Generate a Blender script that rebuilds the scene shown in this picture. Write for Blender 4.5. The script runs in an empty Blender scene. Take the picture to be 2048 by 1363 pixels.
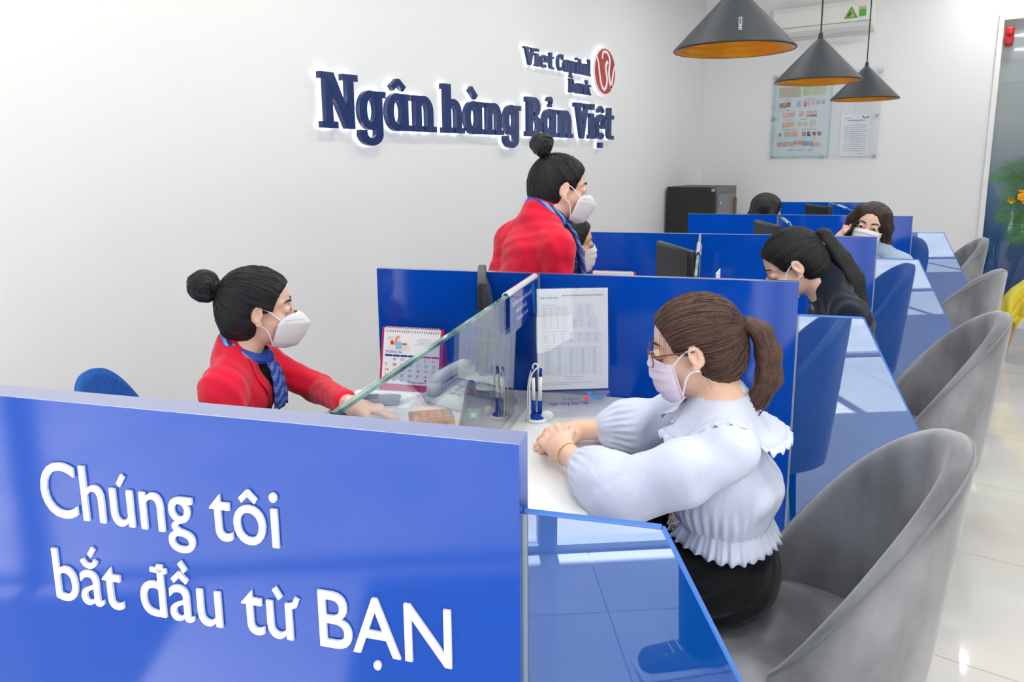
import bpy, bmesh, math, random
import numpy as np
from mathutils import Vector, Matrix

random.seed(7)
SC = bpy.context.scene
COL = SC.collection

# ------------------------------------------------------------------ camera, world, sun, exposure
PHI = 0.3389                       # the service bays stand turned by this angle to the room
XE = 2.41384                       # X of the panels' customer-side ends
YP = [0.70759, 2.13564, 3.55563, 4.93168, 6.46724]
YB = 7.978                         # back wall
ROOM_X, ROOM_Y0, ROOM_H = 8.2, -0.95, 3.25

cam_d = bpy.data.cameras.new('camera')
cam = bpy.data.objects.new('camera', cam_d)
COL.objects.link(cam)
SC.camera = cam
cam_d.sensor_width = 36.0
cam_d.sensor_fit = 'HORIZONTAL'
cam_d.lens = 36.0 * 1456.9 / 2048.0
cam_d.shift_y = -(681.5 - 575.4) / 2048.0
cam_d.clip_start = 0.02


def cam_basis(yaw, pitch, roll):
    f = Vector((-math.sin(yaw) * math.cos(pitch), math.cos(yaw) * math.cos(pitch), -math.sin(pitch)))
    r = Vector((math.cos(yaw), math.sin(yaw), 0))
    u = r.cross(f)
    return math.cos(roll) * r + math.sin(roll) * u, -math.sin(roll) * r + math.cos(roll) * u, f


_r, _u, _f = cam_basis(0.5992, 0.1729, -0.008)
_m = Matrix((_r, _u, -_f)).transposed().to_4x4()
_m.translation = Vector((2.88834, 0.0, 1.4645))
cam.matrix_world = _m

world = bpy.data.worlds.new('sky')
SC.world = world
world.use_nodes = True
_wn = world.node_tree
_bg = _wn.nodes['Background']
_bg.inputs[0].default_value = (0.90, 0.955, 1.0, 1)
_bg.inputs[1].default_value = 2.1

sun_d = bpy.data.lights.new('sun', 'SUN')
sun_d.energy = 23.0
sun_d.angle = math.radians(0.6)
sun_d.color = (1.0, 0.96, 0.9)
sun = bpy.data.objects.new('sun', sun_d)
COL.objects.link(sun)
sun.rotation_euler = (math.radians(24), 0, 0)

SC.view_settings.view_transform = 'Standard'
SC.view_settings.look = 'None'
SC.view_settings.gamma = 1.0
SC.view_settings.use_curve_mapping = False
SC.view_settings.exposure = -0.12
SC.cycles.use_denoising = True
SC.cycles.max_bounces = 10
SC.cycles.transparent_max_bounces = 12
SC.cycles.sample_clamp_indirect = 6.0
SC.cycles.caustics_reflective = False
SC.cycles.caustics_refractive = False


# ------------------------------------------------------------------ materials
def S(r, g, b):
    def c(v):
        v /= 255.0
        return v / 12.92 if v <= 0.04045 else ((v + 0.055) / 1.055) ** 2.4
    return (c(r), c(g), c(b), 1.0)


def nd(nt, t, **kw):
    n = nt.nodes.new(t)
    for k, v in kw.items():
        setattr(n, k, v)
    return n


MATS = {}


def mat(name, color=(0.8, 0.8, 0.8, 1), rough=0.5, metal=0.0, spec=0.5, coat=0.0, emit=None, estr=0.0, sheen=0.0, sss=0.0,
        ior=1.45, noise=None, bump=None):
    """noise=(scale, colour2, detail, stretch) mixes a second colour; bump=(scale, strength, distance, stretch)"""
    if name in MATS:
        return MATS[name]
    m = bpy.data.materials.new(name)
    m.use_nodes = True
    nt = m.node_tree
    p = nt.nodes['Principled BSDF']
    p.inputs['Base Color'].default_value = color
    p.inputs['Roughness'].default_value = rough
    p.inputs['Metallic'].default_value = metal
    p.inputs['Specular IOR Level'].default_value = spec
    p.inputs['Coat Weight'].default_value = coat
    p.inputs['Sheen Weight'].default_value = sheen
    p.inputs['IOR'].default_value = ior
    if sss:
        p.inputs['Subsurface Weight'].default_value = sss
        p.inputs['Subsurface Radius'].default_value = (1.0, 0.4, 0.25)
        p.inputs['Subsurface Scale'].default_value = 0.008
    if emit:
        p.inputs['Emission Color'].default_value = emit
        p.inputs['Emission Strength'].default_value = estr
    if noise or bump:
        tc = nd(nt, 'ShaderNodeTexCoord')
    if noise:
        sc_, c2, det, st = noise
        mp = nd(nt, 'ShaderNodeMapping')
        mp.inputs['Scale'].default_value = st
        nt.links.new(tc.outputs['Object'], mp.inputs['Vector'])
        nz = nd(nt, 'ShaderNodeTexNoise')
        nz.inputs['Scale'].default_value = sc_
        nz.inputs['Detail'].default_value = det
        nt.links.new(mp.outputs[0], nz.inputs['Vector'])
        cr = nd(nt, 'ShaderNodeValToRGB')
        cr.color_ramp.elements[0].position = 0.35
        cr.color_ramp.elements[1].position = 0.65
        cr.color_ramp.elements[0].color = color
        cr.color_ramp.elements[1].color = c2
        nt.links.new(nz.outputs['Fac'], cr.inputs[0])
        nt.links.new(cr.outputs[0], p.inputs['Base Color'])
    if bump:
        sc_, stg, dist, st = bump
        mp2 = nd(nt, 'ShaderNodeMapping')
        mp2.inputs['Scale'].default_value = st
        nt.links.new(tc.outputs['Object'], mp2.inputs['Vector'])
        nz2 = nd(nt, 'ShaderNodeTexNoise')
        nz2.inputs['Scale'].default_value = sc_
        nz2.inputs['Detail'].default_value = 4
        nt.links.new(mp2.outputs[0], nz2.inputs['Vector'])
        bp = nd(nt, 'ShaderNodeBump')
        bp.inputs['Strength'].default_value = stg
        bp.inputs['Distance'].default_value = dist
        nt.links.new(nz2.outputs['Fac'], bp.inputs['Height'])
        nt.links.new(bp.outputs[0], p.inputs['Normal'])
    MATS[name] = m
    return m


def schlick(nt, f0, power=5.0):
    """view-angle reflectance of a dielectric sheet, the same from both sides"""
    lw = nd(nt, 'ShaderNodeLayerWeight')
    lw.inputs['Blend'].default_value = 0.5
    pw = nd(nt, 'ShaderNodeMath', operation='POWER')
    pw.inputs[1].default_value = power
    nt.links.new(lw.outputs['Facing'], pw.inputs[0])
    ma = nd(nt, 'ShaderNodeMath', operation='MULTIPLY_ADD')
    ma.inputs[1].default_value = 1.0 - f0
    ma.inputs[2].default_value = f0
    nt.links.new(pw.outputs[0], ma.inputs[0])
    return ma.outputs[0]


def glass_mat(name, tint, f0=0.05, rough=0.0, power=4.0, body=None, body_fac=0.0, gloss=(1, 1, 1, 1)):
    """clear or tinted sheet: tinted transmission, optional coloured body, clean surface reflection"""
    m = bpy.data.materials.new(name)
    m.use_nodes = True
    nt = m.node_tree
    nt.nodes.remove(nt.nodes['Principled BSDF'])
    out = nt.nodes['Material Output']
    tr = nd(nt, 'ShaderNodeBsdfTransparent')
    tr.inputs[0].default_value = tint
    base = tr.outputs[0]
    if body:
        df = nd(nt, 'ShaderNodeBsdfDiffuse')
        df.inputs[0].default_value = body
        mx0 = nd(nt, 'ShaderNodeMixShader')
        mx0.inputs[0].default_value = body_fac
        nt.links.new(base, mx0.inputs[1])
        nt.links.new(df.outputs[0], mx0.inputs[2])
        base = mx0.outputs[0]
    gl = nd(nt, 'ShaderNodeBsdfGlossy')
    gl.inputs['Color'].default_value = gloss
    gl.inputs['Roughness'].default_value = rough
    mx = nd(nt, 'ShaderNodeMixShader')
    nt.links.new(schlick(nt, f0, power), mx.inputs[0])
    nt.links.new(base, mx.inputs[1])
    nt.links.new(gl.outputs[0], mx.inputs[2])
    nt.links.new(mx.outputs[0], out.inputs[0])
    MATS[name] = m
    return m


def lacquer_mat(name, color, f0, rough, power=4.0, bump=None):
    """glossy lacquer: coloured body under a reflecting coat"""
    m = bpy.data.materials.new(name)
    m.use_nodes = True
    nt = m.node_tree
    nt.nodes.remove(nt.nodes['Principled BSDF'])
    out = nt.nodes['Material Output']
    df = nd(nt, 'ShaderNodeBsdfDiffuse')
    df.inputs[0].default_value = color
    gl = nd(nt, 'ShaderNodeBsdfGlossy')
    gl.inputs['Roughness'].default_value = rough
    mx = nd(nt, 'ShaderNodeMixShader')
    nt.links.new(schlick(nt, f0, power), mx.inputs[0])
    nt.links.new(df.outputs[0], mx.inputs[1])
    nt.links.new(gl.outputs[0], mx.inputs[2])
    nt.links.new(mx.outputs[0], out.inputs[0])
    MATS[name] = m
    return m


M_wall = mat('wall_paint', S(236, 238, 240), 0.75, bump=(60, 0.05, 0.002, (1, 1, 1)))
M_ceil = mat('ceiling_paint', S(240, 241, 242), 0.8)
M_tile = mat('polished_tile', S(222, 220, 216), 0.06, spec=0.6, noise=(3, S(215, 213, 209), 3, (1, 1, 1)))
M_grout = mat('grout', S(225, 224, 220), 0.7)
M_pave = mat('pavement_stone', S(200, 196, 190), 0.8, noise=(2.0, S(180, 178, 172), 4, (1, 1, 1)))
M_blue = lacquer_mat('blue_lacquer', S(4, 73, 182), 0.032, 0.09, 3.4)
M_blue_top = lacquer_mat('blue_lacquer_edge', S(40, 90, 190), 0.35, 0.22, 2.0)
M_wing = glass_mat('blue_mirror_glass', S(40, 120, 215), f0=0.20, rough=0.0, power=3.4, body=S(6, 84, 182), body_fac=0.72, gloss=(0.74, 0.88, 1, 1))
M_glass = glass_mat('clear_glass', (0.94, 0.975, 0.965, 1), f0=0.04, power=3.6)
M_glass_edge = mat('glass_edge', S(64, 98, 90), 0.06, spec=0.9, noise=(14, S(140, 172, 158), 2, (1, 1, 1)))  # pale noise colour paints highlights along the green edge
M_acryl = glass_mat('clear_acrylic', (0.96, 0.97, 0.985, 1), f0=0.03, power=5.0)
M_white = mat('white_laminate', S(240, 241, 242), 0.22, spec=0.5, coat=0.3)
M_desk_edge = mat('grey_edge_band', S(110, 120, 140), 0.3, spec=0.5)
M_letter = mat('white_letter', S(250, 250, 250), 0.35)
M_navy_letter = mat('navy_acrylic', S(22, 48, 104), 0.25, spec=0.5, coat=0.3)
M_led = mat('led_backing', S(255, 255, 255), 0.5, emit=(0.86, 0.91, 1, 1), estr=1.7)
M_red_logo = mat('red_acrylic', S(196, 66, 66), 0.35, noise=(5, S(170, 50, 52), 1, (1, 1, 1)))
M_black = mat('black_plastic', S(24, 25, 28), 0.35)
M_shade = mat('dark_grey_lamp_paint', S(47, 52, 57), 0.55, spec=0.3)
M_gold = mat('gold_lamp_lining', S(214, 140, 20), 0.32, metal=0.55, bump=(1, 0.0, 0.001, (1, 1, 1)))
M_metal = mat('brushed_metal', S(170, 172, 175), 0.25, metal=1.0)
M_chrome = mat('chrome', S(220, 220, 222), 0.1, metal=1.0)
M_velvet = mat('grey_velvet', S(98, 100, 105), 0.85, spec=0.15, sheen=0.6, noise=(6, S(150, 152, 158), 7, (1, 1, 0.5)), bump=(9, 0.15, 0.01, (1, 1, 1)))
M_piping = mat('grey_piping', S(120, 122, 128), 0.7, spec=0.2, sheen=0.5)
M_whiteplastic = mat('white_plastic', S(236, 237, 236), 0.42, spec=0.4)
M_paper = mat('white_paper', S(244, 245, 248), 0.8)
M_print = mat('grey_print', S(150, 155, 168), 0.8)
M_print_dark = mat('dark_print', S(60, 66, 96), 0.8)
M_blue_print = mat('blue_print', S(20, 62, 160), 0.7, spec=0.15)
M_cyan_print = mat('cyan_print', S(60, 190, 235), 0.5)
M_red_print = mat('red_print', S(214, 52, 66), 0.6)
M_redcard = mat('red_card', S(196, 34, 72), 0.5)


# ------------------------------------------------------------------ mesh helpers
def link(o, parent=None):
    COL.objects.link(o)
    if parent is not None:
        o.parent = parent
    return o


def meta(o, label=None, cat=None, group=None, kind=None):
    if label: o['label'] = label
    if cat: o['category'] = cat
    if group: o['group'] = group
    if kind: o['kind'] = kind
    return o


def empty(name, loc=(0, 0, 0), rz=0.0, label=None, cat=None, group=None):
    o = bpy.data.objects.new(name, None)
    o.empty_display_size = 0.05
    o.location = loc
    o.rotation_euler = (0, 0, rz)
    link(o)
    return meta(o, label, cat, group)


class MB:
    """collects shapes, then links them as one mesh object"""
    def __init__(self):
        self.v, self.f, self.mi = [], [], []
        self.cur = 0

    def add(self, vs, fs):
        n = len(self.v)
        self.v += [tuple(map(float, v)) for v in vs]
        self.f += [[i + n for i in f] for f in fs]
        self.mi += [self.cur] * len(fs)
        return self

    def box(self, x0, x1, y0, y1, z0, z1):
        vs = [(x, y, z) for z in (z0, z1) for y in (y0, y1) for x in (x0, x1)]
        return self.add(vs, [(0, 2, 3, 1), (4, 5, 7, 6), (0, 1, 5, 4), (2, 6, 7, 3), (0, 4, 6, 2), (1, 3, 7, 5)])

    def rbox(self, x0, x1, y0, y1, z0, z1, r=0.005, seg=3, M=None):
        bm = bmesh.new()
        bmesh.ops.create_cube(bm, size=1.0)
        for v in bm.verts:
            v.co = Vector(((x0 + x1) / 2 + v.co.x * (x1 - x0), (y0 + y1) / 2 + v.co.y * (y1 - y0), (z0 + z1) / 2 + v.co.z * (z1 - z0)))
        bmesh.ops.bevel(bm, geom=bm.edges[:], offset=r, segments=seg, profile=0.5, affect='EDGES')
        bm.verts.index_update()
        vs = [(M @ v.co if M else v.co) for v in bm.verts]
        self.add(vs, [[v.index for v in f.verts] for f in bm.faces])
        bm.free()
        return self

    def prism(self, poly, h0, h1, plane='xy'):
        """poly: list of 2-D points; extruded along the third axis"""
        n = len(poly)
        def P(p, h):
            return (p[0], p[1], h) if plane == 'xy' else ((p[0], h, p[1]) if plane == 'xz' else (h, p[0], p[1]))
        vs = [P(p, h0) for p in poly] + [P(p, h1) for p in poly]
        fs = [list(range(n))[::-1], [i + n for i in range(n)]]
        fs += [(i, (i + 1) % n, n + (i + 1) % n, n + i) for i in range(n)]
        return self.add(vs, fs)

    def lathe(self, prof, c=(0, 0, 0), n=32, closed=False):
        vs, fs = [], []
        for r, z in prof:
            for k in range(n):
                a = 2 * math.pi * k / n
                vs.append((c[0] + r * math.cos(a), c[1] + r * math.sin(a), c[2] + z))
        for i in range(len(prof) - 1):
            for k in range(n):
                a, b = i * n + k, i * n + (k + 1) % n
                fs.append((a, b, b + n, a + n))
        return self.add(vs, fs)

    def cyl(self, p0, p1, r0, r1=None, n=12):
        r1 = r0 if r1 is None else r1
        return self.tube([p0, p1], [r0, r1], n)

    def tube(self, pts, r, n=8, flat=1.0, up=None, smooth=0):
        pts = [Vector(p) for p in pts]
        rs = list(r) if hasattr(r, '__len__') else [r] * len(pts)
        for _ in range(smooth):      # corner cutting
            q, s = [pts[0]], [rs[0]]
            for a, b, ra, rb in zip(pts[:-1], pts[1:], rs[:-1], rs[1:]):
                q += [a.lerp(b, 0.25), a.lerp(b, 0.75)]
                s += [ra * 0.75 + rb * 0.25, ra * 0.25 + rb * 0.75]
            pts, rs = q + [pts[-1]], s + [rs[-1]]
        vs, fs = [], []
        prev = None
        for i, p in enumerate(pts):
            t = (pts[min(i + 1, len(pts) - 1)] - pts[max(i - 1, 0)])
            if t.length < 1e-9: t = Vector((0, 0, 1))
            t.normalize()
            if prev is None:
                a = Vector(up) if up else (Vector((0, 0, 1)) if abs(t.z) < 0.9 else Vector((1, 0, 0)))
                u = (a - t * a.dot(t)).normalized()
            else:
                u = (prev - t * prev.dot(t))
                u = u.normalized() if u.length > 1e-6 else prev
            prev = u
            w = t.cross(u)
            for k in range(n):
                an = 2 * math.pi * k / n
                vs.append(p + rs[i] * (u * math.cos(an) + w * math.sin(an) * flat))
        m = len(pts)
        for i in range(m - 1):
            for k in range(n):
                a, b = i * n + k, i * n + (k + 1) % n
                fs.append((a, b, b + n, a + n))
        fs.append(list(range(n))[::-1])
        fs.append([(m - 1) * n + k for k in range(n)])
        return self.add(vs, fs)

    def grid(self, fn, nu, nv, wrap=False):
        vs = [fn(i / nu, j / nv) for j in range(nv + 1) for i in range(nu + (0 if wrap else 1))]
        w = nu if wrap else nu + 1
        fs = []
        for j in range(nv):
            for i in range(nu):
                a, b = j * w + i, j * w + (i + 1) % w
                fs.append((a, b, b + w, a + w))
        return self.add(vs, fs)

    def ellipsoid(self, c, r, n=16, m=10):
        return self.grid(lambda u, v: (c[0] + r[0] * math.sin(math.pi * v) * math.cos(2 * math.pi * u),
                                       c[1] + r[1] * math.sin(math.pi * v) * math.sin(2 * math.pi * u),
                                       c[2] - r[2] * math.cos(math.pi * v)), n, m, True)

    def build(self, name, m, parent=None, smooth=False, angle=None):
        me = bpy.data.meshes.new(name)
        me.from_pydata(self.v, [], self.f)
        ms = m if isinstance(m, (list, tuple)) else [m]
        for q in ms: me.materials.append(q)
        if len(ms) > 1:
            me.polygons.foreach_set('material_index', self.mi)
        bm = bmesh.new()
        bm.from_mesh(me)
        bmesh.ops.recalc_face_normals(bm, faces=bm.faces[:])
        if angle is not None:
            for e in bm.edges:
                if len(e.link_faces) == 2 and e.calc_face_angle(0) > angle: e.smooth = False
        bm.to_mesh(me)
        bm.free()
        if smooth or angle is not None:
            me.polygons.foreach_set('use_smooth', [True] * len(me.polygons))
        me.update()
        o = bpy.data.objects.new(name, me)
        return link(o, parent)


def copy_tree(o, parent=None):
    c = o.copy()
    COL.objects.link(c)
    if parent is not None: c.parent = parent
    for ch in list(o.children):
        copy_tree(ch, c)
    return c


def bay(a, b, z, i):
    """a along the panel (0 = customer-side end), b behind the panel's front, in bay i -> world"""
    c, s = math.cos(PHI), math.sin(PHI)
    return Vector((XE + a * c - b * s, YP[i] + a * s + b * c, z))


def flat_text(body, size, m, name, parent, x, z, y, width=None, align='LEFT', depth=0.0005, weight=0.0, plane='xz', sx=1.0, flip=False):
    """flat print lying on a vertical (xz) or horizontal (xy) face of the parent"""
    cu = bpy.data.curves.new(name, 'FONT')
    cu.body = body
    cu.size = size
    cu.align_x = align
    cu.extrude = depth
    cu.offset = weight
    cu.resolution_u = 2
    t = bpy.data.objects.new(name, cu)
    COL.objects.link(t)
    dg = bpy.context.evaluated_depsgraph_get()
    me = bpy.data.meshes.new_from_object(t.evaluated_get(dg))
    bpy.data.objects.remove(t)
    bpy.data.curves.remove(cu)
    if not len(me.vertices):
        return None
    co = np.zeros(len(me.vertices) * 3)
    me.vertices.foreach_get('co', co)
    co = co.reshape(-1, 3)
    if width:
        sx = width / (co[:, 0].max() - co[:, 0].min())
        if align == 'LEFT': co[:, 0] -= co[:, 0].min()
    co[:, 0] *= sx
    q = np.zeros_like(co)
    if plane == 'xz':
        q[:, 0], q[:, 1], q[:, 2] = x + co[:, 0], y - co[:, 2], z + co[:, 1]
    else:
        q[:, 0], q[:, 1], q[:, 2] = x + co[:, 0], z + co[:, 1], y + co[:, 2]
    me.vertices.foreach_set('co', q.reshape(-1))
    me.update()
    me.materials.clear()
    me.materials.append(m)
    me.name = name
    o = bpy.data.objects.new(name, me)
    return link(o, parent)

# ------------------------------------------------------------------ the room
def struct(o, kind='structure'):
    o['kind'] = kind
    return o


fl = struct(MB().box(-0.2, ROOM_X, ROOM_Y0, YB + 0.3, -0.12, -0.006).build('floor', M_grout))
_tile = None
_s, _g = 0.72, 0.003
nx0, ny0 = 2.807 - 4 * _s, 2.322 - 5 * _s
for ix in range(12):
    for iy in range(14):
        x0, x1 = max(nx0 + ix * _s, 0.0), min(nx0 + (ix + 1) * _s, ROOM_X)
        y0, y1 = max(ny0 + iy * _s, ROOM_Y0), min(ny0 + (iy + 1) * _s, YB + 0.2)
        if x1 - x0 < 0.02 or y1 - y0 < 0.02: continue
        full = abs(x1 - x0 - _s) < 1e-6 and abs(y1 - y0 - _s) < 1e-6
        if full and _tile is not None:
            t = bpy.data.objects.new('tile', _tile)
            link(t, fl)
            t.location = (x0, y0, 0)
        else:
            t = MB().box(_g / 2, x1 - x0 - _g / 2, _g / 2, y1 - y0 - _g / 2, -0.006, 0).build('tile', M_tile, fl)
            t.location = (x0, y0, 0)
            if full: _tile = t.data

struct(MB().box(-0.2, 0.0, ROOM_Y0, YB, 0, ROOM_H).build('wall_left', M_wall))
struct(MB().box(-0.2, 2.66, YB, YB + 0.2, 0, ROOM_H).build('wall_back', M_wall))
struct(MB().box(2.66, ROOM_X, YB, YB + 0.2, 2.70, ROOM_H).build('wall_back', M_wall))
struct(MB().box(ROOM_X, ROOM_X + 0.2, ROOM_Y0, YB + 0.2, 0, ROOM_H).build('wall_right', M_wall))
struct(MB().box(-0.2, ROOM_X + 0.2, ROOM_Y0 - 0.1, YB + 0.3, ROOM_H, ROOM_H + 0.15).build('ceiling', M_ceil))

# glazed section of the back wall: white frame, low sill, pane with a blue privacy film fading upwards
M_film = None
def film_material():
    m = bpy.data.materials.new('glass_with_blue_film')
    m.use_nodes = True
    nt = m.node_tree
    nt.nodes.remove(nt.nodes['Principled BSDF'])
    out = nt.nodes['Material Output']
    tc = nd(nt, 'ShaderNodeTexCoord')
    sp = nd(nt, 'ShaderNodeSeparateXYZ')
    nt.links.new(tc.outputs['Object'], sp.inputs[0])
    cr = nd(nt, 'ShaderNodeValToRGB')
    e = cr.color_ramp.elements
    e[0].position, e[0].color = 0.0, S(10, 46, 116)
    e[1].position, e[1].color = 0.66, S(150, 160, 164)
    e2 = cr.color_ramp.elements.new(0.28)
    e2.color = S(34, 80, 128)
    mr = nd(nt, 'ShaderNodeMapRange')
    mr.inputs['From Max'].default_value = 2.7
    nt.links.new(sp.outputs['Z'], mr.inputs['Value'])
    nt.links.new(mr.outputs[0], cr.inputs[0])
    df = nd(nt, 'ShaderNodeBsdfDiffuse')
    nt.links.new(cr.outputs[0], df.inputs[0])
    gl = nd(nt, 'ShaderNodeBsdfGlossy')
    gl.inputs['Roughness'].default_value = 0.02
    mx = nd(nt, 'ShaderNodeMixShader')
    nt.links.new(schlick(nt, 0.13, 4.0), mx.inputs[0])
    nt.links.new(df.outputs[0], mx.inputs[1])
    nt.links.new(gl.outputs[0], mx.inputs[2])
    nt.links.new(mx.outputs[0], out.inputs[0])
    return m


w1 = struct(MB().box(2.66, 2.70, YB - 0.03, YB + 0.1, 0.0, 2.70).box(2.70, ROOM_X, YB - 0.05, YB + 0.1, 2.64, 2.70).box(2.70, ROOM_X, YB - 0.06, YB + 0.1, 0.0, 0.07)
            .build('window_1', M_white))
MB().box(2.70, ROOM_X, YB + 0.01, YB + 0.022, 0.07, 2.64).build('pane', film_material(), w1)
alarm = empty('alarm_reflection', (2.745, YB - 0.04, 2.50), 0, 'small red fire alarm standing in for a reflection in the glazed wall', 'alarm')  # solid alarm added where only a reflection shows in the pane
MB().rbox(-0.035, 0.035, -0.03, 0.045, -0.08, 0.08, 0.02).build('housing', mat('red_plastic', S(190, 34, 40), 0.35), alarm, angle=0.6)
MB().lathe([(0.0, 0.0), (0.022, 0.0), (0.022, 0.008), (0.0, 0.01)], (0, 0, 0), 16).build('sounder', mat('red_plastic'), alarm, smooth=True).matrix_local = \
    Matrix.Translation((0.005, -0.03, 0.02)) @ Matrix.Rotation(math.radians(90), 4, 'X')

# shopfront behind the camera: posts, rails, panes; sunlit pavement outside
wf = MB()
for x in (0.0, 0.8, 2.62, 3.75, 5.0, 6.3, 7.6):
    wf.box(x, x + 0.07, ROOM_Y0 - 0.06, ROOM_Y0 + 0.02, 0, 2.85)
wf.box(0, ROOM_X, ROOM_Y0 - 0.06, ROOM_Y0 + 0.02, 2.78, 2.85).box(0, ROOM_X, ROOM_Y0 - 0.05, ROOM_Y0 + 0.01, 0, 0.03)
w2 = struct(wf.build('window_2', mat('aluminium_frame', S(176, 180, 186), 0.4)))
struct(MB().box(-0.2, ROOM_X + 0.2, ROOM_Y0 - 0.1, ROOM_Y0 + 0.02, 2.85, ROOM_H).build('wall_front', M_wall))
for x0, x1 in ((-0.3, 1.42), (2.0, 3.3)):  # unseen blocks added outside, with a gap, to shape the sun patches
    cn = MB().box(x0, x1, ROOM_Y0 - 1.19, ROOM_Y0 - 0.1, 2.86, 3.4)
    struct(cn.build('sun_blocker', mat('sun_blocker_grey', S(150, 152, 156), 0.7)))
M_shop = glass_mat('shopfront_glass', (0.97, 0.98, 0.98, 1), f0=0.05, power=4)
for x0, x1 in ((0.07, 0.8), (0.87, 2.62), (3.82, 5.0), (5.07, 6.3), (6.37, 7.6)):
    MB().box(x0, x1, ROOM_Y0 - 0.025, ROOM_Y0 - 0.015, 0.03, 2.78).build('pane', M_shop, w2)
struct(MB().box(-12, 22, -22, ROOM_Y0 - 0.06, -0.16, -0.02).build('ground', M_pave))
# a row of plain shop blocks across the street closes the view out of the shopfront
blk = MB()
for k, (x0, x1, h) in enumerate(((-14, -6, 7.0), (-6, 1, 5.5), (1, 7, 8.0), (7, 13, 6.0), (13, 24, 7.5))):
    blk.box(x0, x1 - 0.1, -24 - 0.3 * k, -20, -0.16, h)
struct(blk.build('wall_street', mat('street_render', S(150, 146, 142), 0.8, noise=(0.6, S(120, 124, 132), 3, (1, 1, 1)))))

# recessed downlights
M_lamp = mat('lit_diffuser', S(255, 255, 255), 0.5, emit=(1, 0.985, 0.96, 1), estr=90.0)
k = 0
dl0 = None
for X in (1.3, 2.81, 4.9, 7.0):
    for Y in (0.6, 2.35, 4.1, 5.85, 7.5):
        if Y > 7 and X != 2.81: continue
        if dl0 is None:
            dl0 = empty('downlight', (X, Y, ROOM_H), 0)
            MB().lathe([(0.140, 0.0), (0.140, -0.008), (0.120, -0.012), (0.115, -0.004)], n=24).build('rim', M_white, dl0, smooth=True)
            MB().lathe([(0.0, -0.0045), (0.115, -0.0045)], n=24).build('diffuser', M_lamp, dl0)
            d = dl0
        else:
            d = copy_tree(dl0)
            d.location = (X, Y, ROOM_H)
        meta(d, 'round white recessed downlight in the ceiling', 'downlight', 'downlights in the ceiling')

# ------------------------------------------------------------------ bay partitions, desks, glass
PLACE = ['nearest the camera', 'behind the customer in pale blue', 'behind the customer in the navy jacket',
         'behind the customer holding a phone', 'last in the row by the back wall']
PT = [0.044, 0.026, 0.026, 0.026, 0.026]
parts = []
for i in range(5):
    r = empty('partition', bay(0, 0, 0, i), PHI)
    lab = ['glossy blue partition with large white lettering, nearest the camera',
           'glossy blue partition rising behind the woman in the pale blue blouse',
           'glossy blue partition rising behind the woman in the navy jacket',
           'glossy blue partition behind the woman holding a phone to her face',
           'short blue partition at the far end of the row'][i]
    meta(r, lab, 'partition', 'blue partitions between the service bays')
    a1 = -0.49 if i == 4 else 0.0
    t = PT[i]
    MB().box(-1.3, a1, 0, t, 0.0, 1.1194).build('panel', M_blue, r)
    MB().box(-1.3, a1, 0.0, t, 1.1194, 1.1200).build('top_edge', M_blue_top, r)
    if i < 4:
        g = MB().prism([(0.001, 0.03), (0.30, 0.03), (0.38, 0.62), (0.174, 1.02), (0.001, 1.02)], t * 0.5 - 0.005, t * 0.5 + 0.005, 'xz').build('side_glass', M_wing, r)
        e = [(0.30, 0.03), (0.38, 0.62), (0.174, 1.02), (0.001, 1.02)]
        mb = MB()
        for (p, q) in zip(e[:-1], e[1:]):
            mb.cyl((p[0], t * 0.5, p[1]), (q[0], t * 0.5, q[1]), 0.0052, n=6)
        mb.build('glass_edge', mat('blue_glass_edge', S(70, 122, 205), 0.2), g)
        MB().box(0.0, 0.006, t * 0.5 - 0.008, t * 0.5 + 0.008, 0.03, 1.02).build('clamp_strip', mat('strip_grey', S(150, 165, 175), 0.3), r)
    parts.append(r)

# white lettering on the nearest partition: Inter-like base letters with their own accent marks
def glyph(ch):
    cu = bpy.data.curves.new('g', 'FONT')
    cu.body = ch
    cu.size = 1.0
    cu.resolution_u = 5
    cu.offset = 0.003
    o = bpy.data.objects.new('g', cu)
    COL.objects.link(o)
    me = bpy.data.meshes.new_from_object(o.evaluated_get(bpy.context.evaluated_depsgraph_get()))
    bpy.data.objects.remove(o)
    v = np.array([p.co[:] for p in me.vertices])
    f = [list(p.vertices) for p in me.polygons]
    bpy.data.meshes.remove(me)
    return v, f


def pen_x(text):
    out, cache = [], {}
    for k, ch in enumerate(text):
        if ch == ' ':
            out.append(None)
            continue
        v, _ = glyph(text[:k + 1])
        w, _ = glyph(ch)
        out.append(v[:, 0].max() - w[:, 0].max())
    return out


def extrude_outline(v2, faces, d0, d1):
    """flat faces -> solid between depths d0 (back) and d1 (front)"""
    from collections import Counter
    ec = {}
    for f in faces:
        for a, b in zip(f, f[1:] + f[:1]):
            ec[(a, b)] = ec.get((a, b), 0) + 1
    n = len(v2)
    vs = [(x, z, d0) for x, z in v2] + [(x, z, d1) for x, z in v2]
    fs = [list(f)[::-1] for f in faces] + [[i + n for i in f] for f in faces]
    for (a, b) in ec:
        if (b, a) not in ec: fs.append([a, b, b + n, a + n])
    return vs, fs


def bar(p, q, w):
    p, q = np.array(p, float), np.array(q, float)
    t = (q - p) / np.linalg.norm(q - p)
    nrm = np.array([-t[1], t[0]]) * w / 2
    return [tuple(p + nrm), tuple(p - nrm), tuple(q - nrm), tuple(q + nrm)]


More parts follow.
